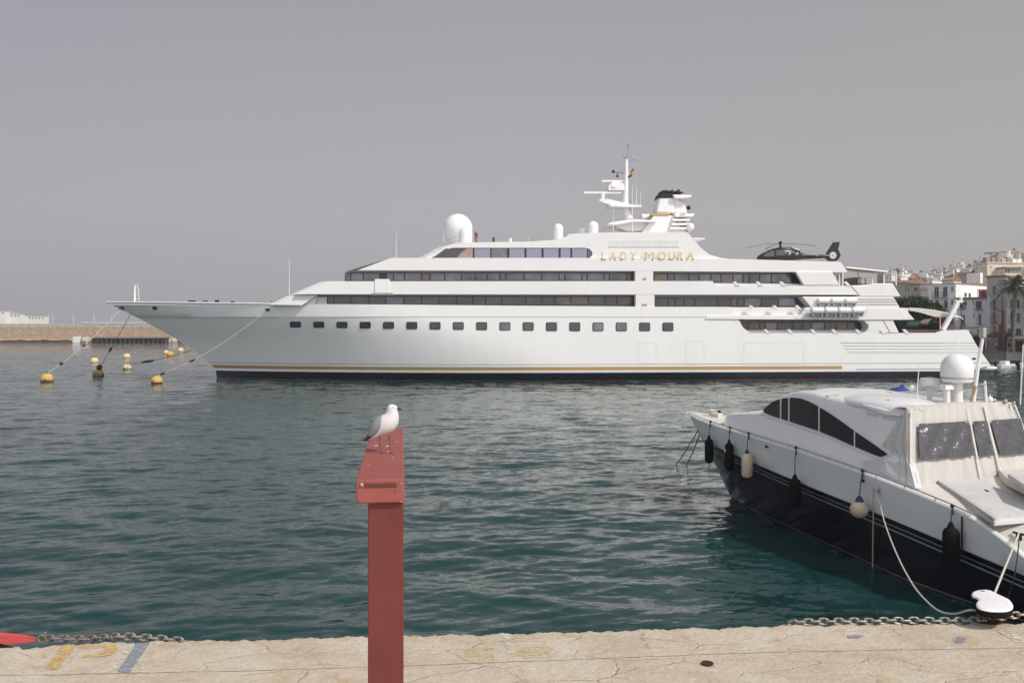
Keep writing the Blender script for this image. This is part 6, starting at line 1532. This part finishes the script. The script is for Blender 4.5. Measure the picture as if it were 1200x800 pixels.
def person(lab, px, py_feet_unused, Y, top, bottom, hgt=1.7, rot=0):
    p = pt(px, 400, Y); t = thing('person', lab, 'person', (p.x,Y,2.26), rot)
    me = bpy.data.meshes.new('body'); s = hgt/1.7
    vs = [(0,0,.92),(0,0,1.15),(0,0,1.40),(0,0,1.50),(0,0,1.60),(-.17,0,1.38),(-.22,.02,1.12),(-.2,-.08,.9),(.17,0,1.38),(.22,.02,1.12),(.2,-.08,.9),(-.09,0,.88),(-.1,.02,.48),(-.1,0,.07),(-.1,-.12,.04),(.09,0,.88),(.12,-.1,.48),(.12,.02,.07),(.12,-.1,.04)]
    es = [(0,1),(1,2),(2,3),(3,4),(2,5),(5,6),(6,7),(2,8),(8,9),(9,10),(0,11),(11,12),(12,13),(13,14),(0,15),(15,16),(16,17),(17,18)]
    rr = [.14,.13,.14,.055,.10,.06,.045,.035,.06,.045,.035,.09,.06,.045,.04,.09,.06,.045,.04]
    me.from_pydata([(a*s,b*s,c*s) for a,b,c in vs], es, []); me.materials.append(M[bottom]); me.materials.append(M[top]); me.materials.append(mat('skin',(.38,.24,.17),.6) if 'skin' not in M else M['skin'])
    tmp = bpy.data.objects.new('tmp', me); C.objects.link(tmp); md = tmp.modifiers.new('skin','SKIN'); 
    for i, sv in enumerate(me.skin_vertices[0].data): sv.radius = (rr[i]*s, rr[i]*s*.8); sv.use_root = (i == 0)
    tmp.modifiers.new('sub','SUBSURF').levels = 1; bpy.context.view_layer.update()
    m2 = bpy.data.meshes.new_from_object(tmp.evaluated_get(bpy.context.evaluated_depsgraph_get())); bpy.data.objects.remove(tmp)
    m2.name = 'body'
    for f in m2.polygons: f.material_index = 0 if f.center.z < .93*s else (1 if f.center.z < 1.42*s and f.center.z > .93*s else 2); f.use_smooth = True
    o = bpy.data.objects.new('body', m2); C.objects.link(o); o.parent = t
    MB().ball((0,.015,1.63*s), .11*s, 12, 8, sc=(.95,1.05,.9), z0=-.1).build('hair', M['shutter_brown'], t, smooth=True)
mat('shirt_white',(.7,.7,.68),.8); mat('shirt_red',(.35,.04,.04),.8); mat('shirt_blue',(.06,.09,.2),.8)
person('person in a white shirt standing at the waterfront railing right of the swim platform',1167.5,0,146,'shirt_white','shirt_blue',1.75,.6)
person('person in a red top walking on the waterfront beside the one in white',1173,0,146,'shirt_red','shutter_dark',1.65,2)
person('person in a dark blue top on the waterfront right of the tall rusty lamp post',1182.5,0,143,'shirt_blue','shutter_dark',1.75,3)
# street lamps, posts
def lamp(lab, px, ytop, Y, kind):
    p = pt(px, ytop, Y); t = thing('street_lamp', lab, 'street lamp', (p.x,Y,2.25)); h = p.z-2.25
    if kind == 0:
        MB().tube([(0,0,0),(0,0,.8),(0,0,h-2.2)], [.14,.08,.06], 8).build('pole', M['iron'], t)
        m = MB(); m.tube([(-.8,0,h-1.5),(-.8,0,h-2.0),(0,0,h-2.3),(.8,0,h-2.0),(.8,0,h-1.5)], .05, 6); m.build('bracket', M['iron'], t)
        for x, z in ((-.8,h-1.5),(.8,h-1.5),(0,h-1.9)):
            m = MB(); m.lathe([(.10,0),(.24,.6),(.28,.62),(.06,.95)], (x,0,z), 6); m.build('lantern', M['iron'], t)
        m = MB(); m.tube([(0,0,h-2.2),(0,0,h-1.9)], .05, 6); m.ball((0,0,h-.75), .16, 8, 6); m.build('finial', M['iron'], t)
    else:
        MB().box(-.13,.13,-.13,.13,0,h).build('pole', M['lamp_rust'], t, bevel=.02); MB().box(-1.6,.13,-.08,.08,h-.02,h+.14).build('arm', M['lamp_rust'], t); MB().box(-1.6,-.9,-.14,.14,h-.12,h-.02).build('lamp_head', M['grey_metal'], t)
lamp('black wrought iron lamp with several lanterns in front of the low lavender house', 1126.3, 348.5, 150, 0)
lamp('tall rust-coloured post with a short arm pointing left beside the palm', 1175.8, 364.5, 142, 1)
t = thing('sign_post','slim rust-coloured post left of the tall armed lamp post','post',(pt(1172.3,380,143).x,143,2.25)); MB().box(-.12,.12,-.12,.12,0,4.6).build('pole', M['lamp_rust'], t); MB().box(-.3,.3,-.16,-.12,3.6,4.5).build('plate', M['lamp_rust'], t)
# small moored tenders by the sea wall
def dinghy(lab, px, py, ln, colr, rot):
    p = atz(px, py, 0); t = thing('dinghy', lab, 'dinghy', (p.x,p.y,0), rot, 'small boats by the sea wall'); rows = []
    for z, k in ((-.1,.7),(.3,.95),(.62,1.0)):
        rows.append([(x, k*ln*.19*(1-abs(max(0,x)/(ln*.5))**2.4)*s, z+.12*max(0,x)/ln) for x, s in [(lerp(-.5,.5,i/8)*ln, 1) for i in range(9)]]+[(lerp(.5,-.5,i/8)*ln, k*ln*.19*(1-abs(max(0,lerp(.5,-.5,i/8)*ln)/(ln*.5))**2.4)*-1, z+.12*max(0,lerp(.5,-.5,i/8)*ln)/ln) for i in range(9)])
    mb = MB(); mb.grid(rows, closed=True); mb.f.append(tuple(range(36,54))); mb.m.append(0); mb.build('hull', M[colr], t, smooth=40)
    MB().box(-ln*.15,ln*.08,-ln*.1,ln*.1,.6,1.15).build('console', M['dome_white'], t, bevel=.05); MB().box(-ln*.52,-ln*.46,-.2,.2,.1,1.1).build('outboard_motor', M['black'], t, bevel=.05)
dinghy('white dinghy moored by the sea wall just right of the swim platform', 1178, 431.5, 5, 'dome_white', .5)
dinghy('grey and white dinghy moored by the sea wall at the right edge', 1201, 434, 5, 'wall_grey', .7)

# ------------------------------------------------------------------ trees
def leaf_cloud(blobs, n, size, seed):
    r = np.random.default_rng(seed); mb = MB()
    tot = sum(b[3]**2 for b in blobs)
    for (x, y, z, rad, sz) in blobs:
        k = int(n*rad*rad/tot)
        for _ in range(k):
            d = r.normal(size=3); d /= np.linalg.norm(d); rr = rad*(.45+.6*r.random()**.6); c = np.array([x,y,z])+d*rr*np.array([1,1,sz])
            a = r.normal(size=3); a /= np.linalg.norm(a); b = np.cross(a, r.normal(size=3)); b /= np.linalg.norm(b); s = size*r.uniform(.6,1.3)
            mb.add([c-a*s, c-b*s*.5, c+a*s, c+b*s*.5], [(0,1,2,3)])
    return mb
def tree(lab, px, ytop, Y, w, seed, zb=2.25):
    p = pt(px, ytop, Y); h = p.z-zb; t = thing('tree', lab, 'tree', (p.x,Y,zb), 0, 'dark trees on the promenade'); r = random.Random(seed)
    MB().tube([(0,0,0),(.15,0,h*.3),(-.1,.1,h*.6),(0,0,h*.85)], [.28,.2,.14,.05], 8).build('trunk', M['bark'], t)
    blobs = []
    for i in range(11):
        a = r.uniform(0,6.28); q = r.uniform(.1,1)*w*.36; zz = h*r.uniform(.45,.86); blobs.append((q*math.cos(a), q*math.sin(a), zz, w*r.uniform(.16,.27), .8))
        MB().tube([(0,0,h*.4),(q*math.cos(a)*.9,q*math.sin(a)*.9,zz)], [.09,.03], 5).build('limb', M['bark'], t)
    leaf_cloud(blobs, 3800, .26, seed).build('crown', M['foliage'], t, fix=False)
tree('dark dense tree directly behind the stern louvres, leftmost of the promenade trees',1052,347,168,8,1); tree('tallest dark tree in the middle behind the stern awning',1064,341.5,170,8.5,2); tree('dark tree right of the tallest one, against the green-shuttered house',1076,344.5,168,8,3)
tree('lower dark tree touching the brown-shuttered house',1086,352.5,165,6.5,4); tree('small shrub-like tree just left of the white crane arm',1098,372,160,4,5)
def palm():
    Y = 140; p = pt(1189.5, 338, Y); zb = 2.25; h = p.z-zb; b0 = pt(1186,400,Y)
    t = thing('palm_tree','tall palm with drooping green fronds on the waterfront at the right edge','palm',(b0.x,Y,zb)); dx = p.x-b0.x
    pts = [(dx*u**1.3, 0, h*u) for u in np.linspace(0,1,40)]; rs = [.34-.10*u+.03*((i%3)-1) for i, u in enumerate(np.linspace(0,1,40))]
    MB().tube(pts, rs, 10).build('trunk', M['bark'], t)
    mb = MB(); mb.ball((dx,0,h), .62, 12, 8, sc=(1,1,1.1)); mb.build('boot', M['bark'], t)
    mb = MB(); r = random.Random(5)
    for i in range(58):
        az = i*2.399; el = r.uniform(-.35,1.25); L = r.uniform(3.1,4.3); d = Vector((math.cos(az)*math.cos(el), math.sin(az)*math.cos(el), math.sin(el))); side = Vector((-math.sin(az), math.cos(az), 0)); prev = Vector((dx,0,h+.3)); n = 16
        P = [prev+d*L*u-Vector((0,0,1))*L*.62*u**2.0*(.55+math.cos(el)*.6) for u in np.linspace(0,1,n)]; mb.tube(P[::3]+[P[-1]], .02, 4)
        for j in range(2,n):
            u = j/(n-1); ll = .72*math.sin(math.pi*min(1,u*.85+.12))+.08; dr = (P[j]-P[j-1]).normalized(); up = side.cross(dr)
            for s in (-1,1):
                for f in (0,.5):
                    base = P[j-1].lerp(P[j],f); tip = base+(side*s*.85+dr*.55-Vector((0,0,.32))).normalized()*ll; mb.add([base-dr*.035, base+dr*.035, tip], [(0,1,2)])
    mb.build('crown', M['palm_green'], t, fix=False)
palm()
# strip of low planting near the crane arm
o = leaf_cloud([(0,0,.7,.9,.7),(1.4,.2,.6,.8,.7),(2.8,0,.7,.9,.7),(4.1,.2,.6,.8,.7)], 900, .14, 9).build('hedge', M['foliage'], fix=False, loc=pt(1113,400,150).to_tuple()[:2]+(2.25,)); tag(o, 'low green hedge on the promenade behind the white crane arm', 'hedge')

# long joint between the kerb stones and the paving, and cross joints
def joints():
    mat('joint_dark', (.20,.155,.115), .95, vary=.3, vscale=8)
    def ground_line(pts, w, name):
        P = [atz(a,b,QZ+.0045) for a, b in pts]; mb = MB(); L = []; Rr = []
        for i, p in enumerate(P):
            d = (P[min(i+1,len(P)-1)]-P[max(i-1,0)]).normalized(); n = Vector((-d.y,d.x,0)); ww = w*random.uniform(.35,1.0)
            L.append(p+n*ww); Rr.append(p-n*ww)
        mb.grid([L,Rr]); tag(mb.build(name, M['joint_dark'], fix=False), kind='structure')
    random.seed(21)
    ground_line([(x, interp(x,[(-100,791),(60,790),(300,785),(480,779.5),(700,771),(900,763.5),(1040,761),(1300,757)])+random.uniform(-.35,.35)) for x in np.linspace(-100,1300,160)], .007, 'paving_joint')
joints()
# ------------------------------------------------------------------ hazy air
hz = MB().box(-1050, 900, -60, 960, -2.2, 75).build('haze', bpy.data.materials.new('haze'))
tag(hz, kind='stuff'); hm = hz.data.materials[0]; hm.use_nodes = True; nt = hm.node_tree
for n in list(nt.nodes):
    if n.type == 'BSDF_PRINCIPLED': nt.nodes.remove(n)
pv = nt.nodes.new('ShaderNodeVolumePrincipled'); pv.inputs['Color'].default_value = (.66,.65,.68,1); pv.inputs['Density'].default_value = .0003; pv.inputs['Anisotropy'].default_value = 0.0
nt.links.new(pv.outputs[0], nt.nodes['Material Output'].inputs['Volume'])
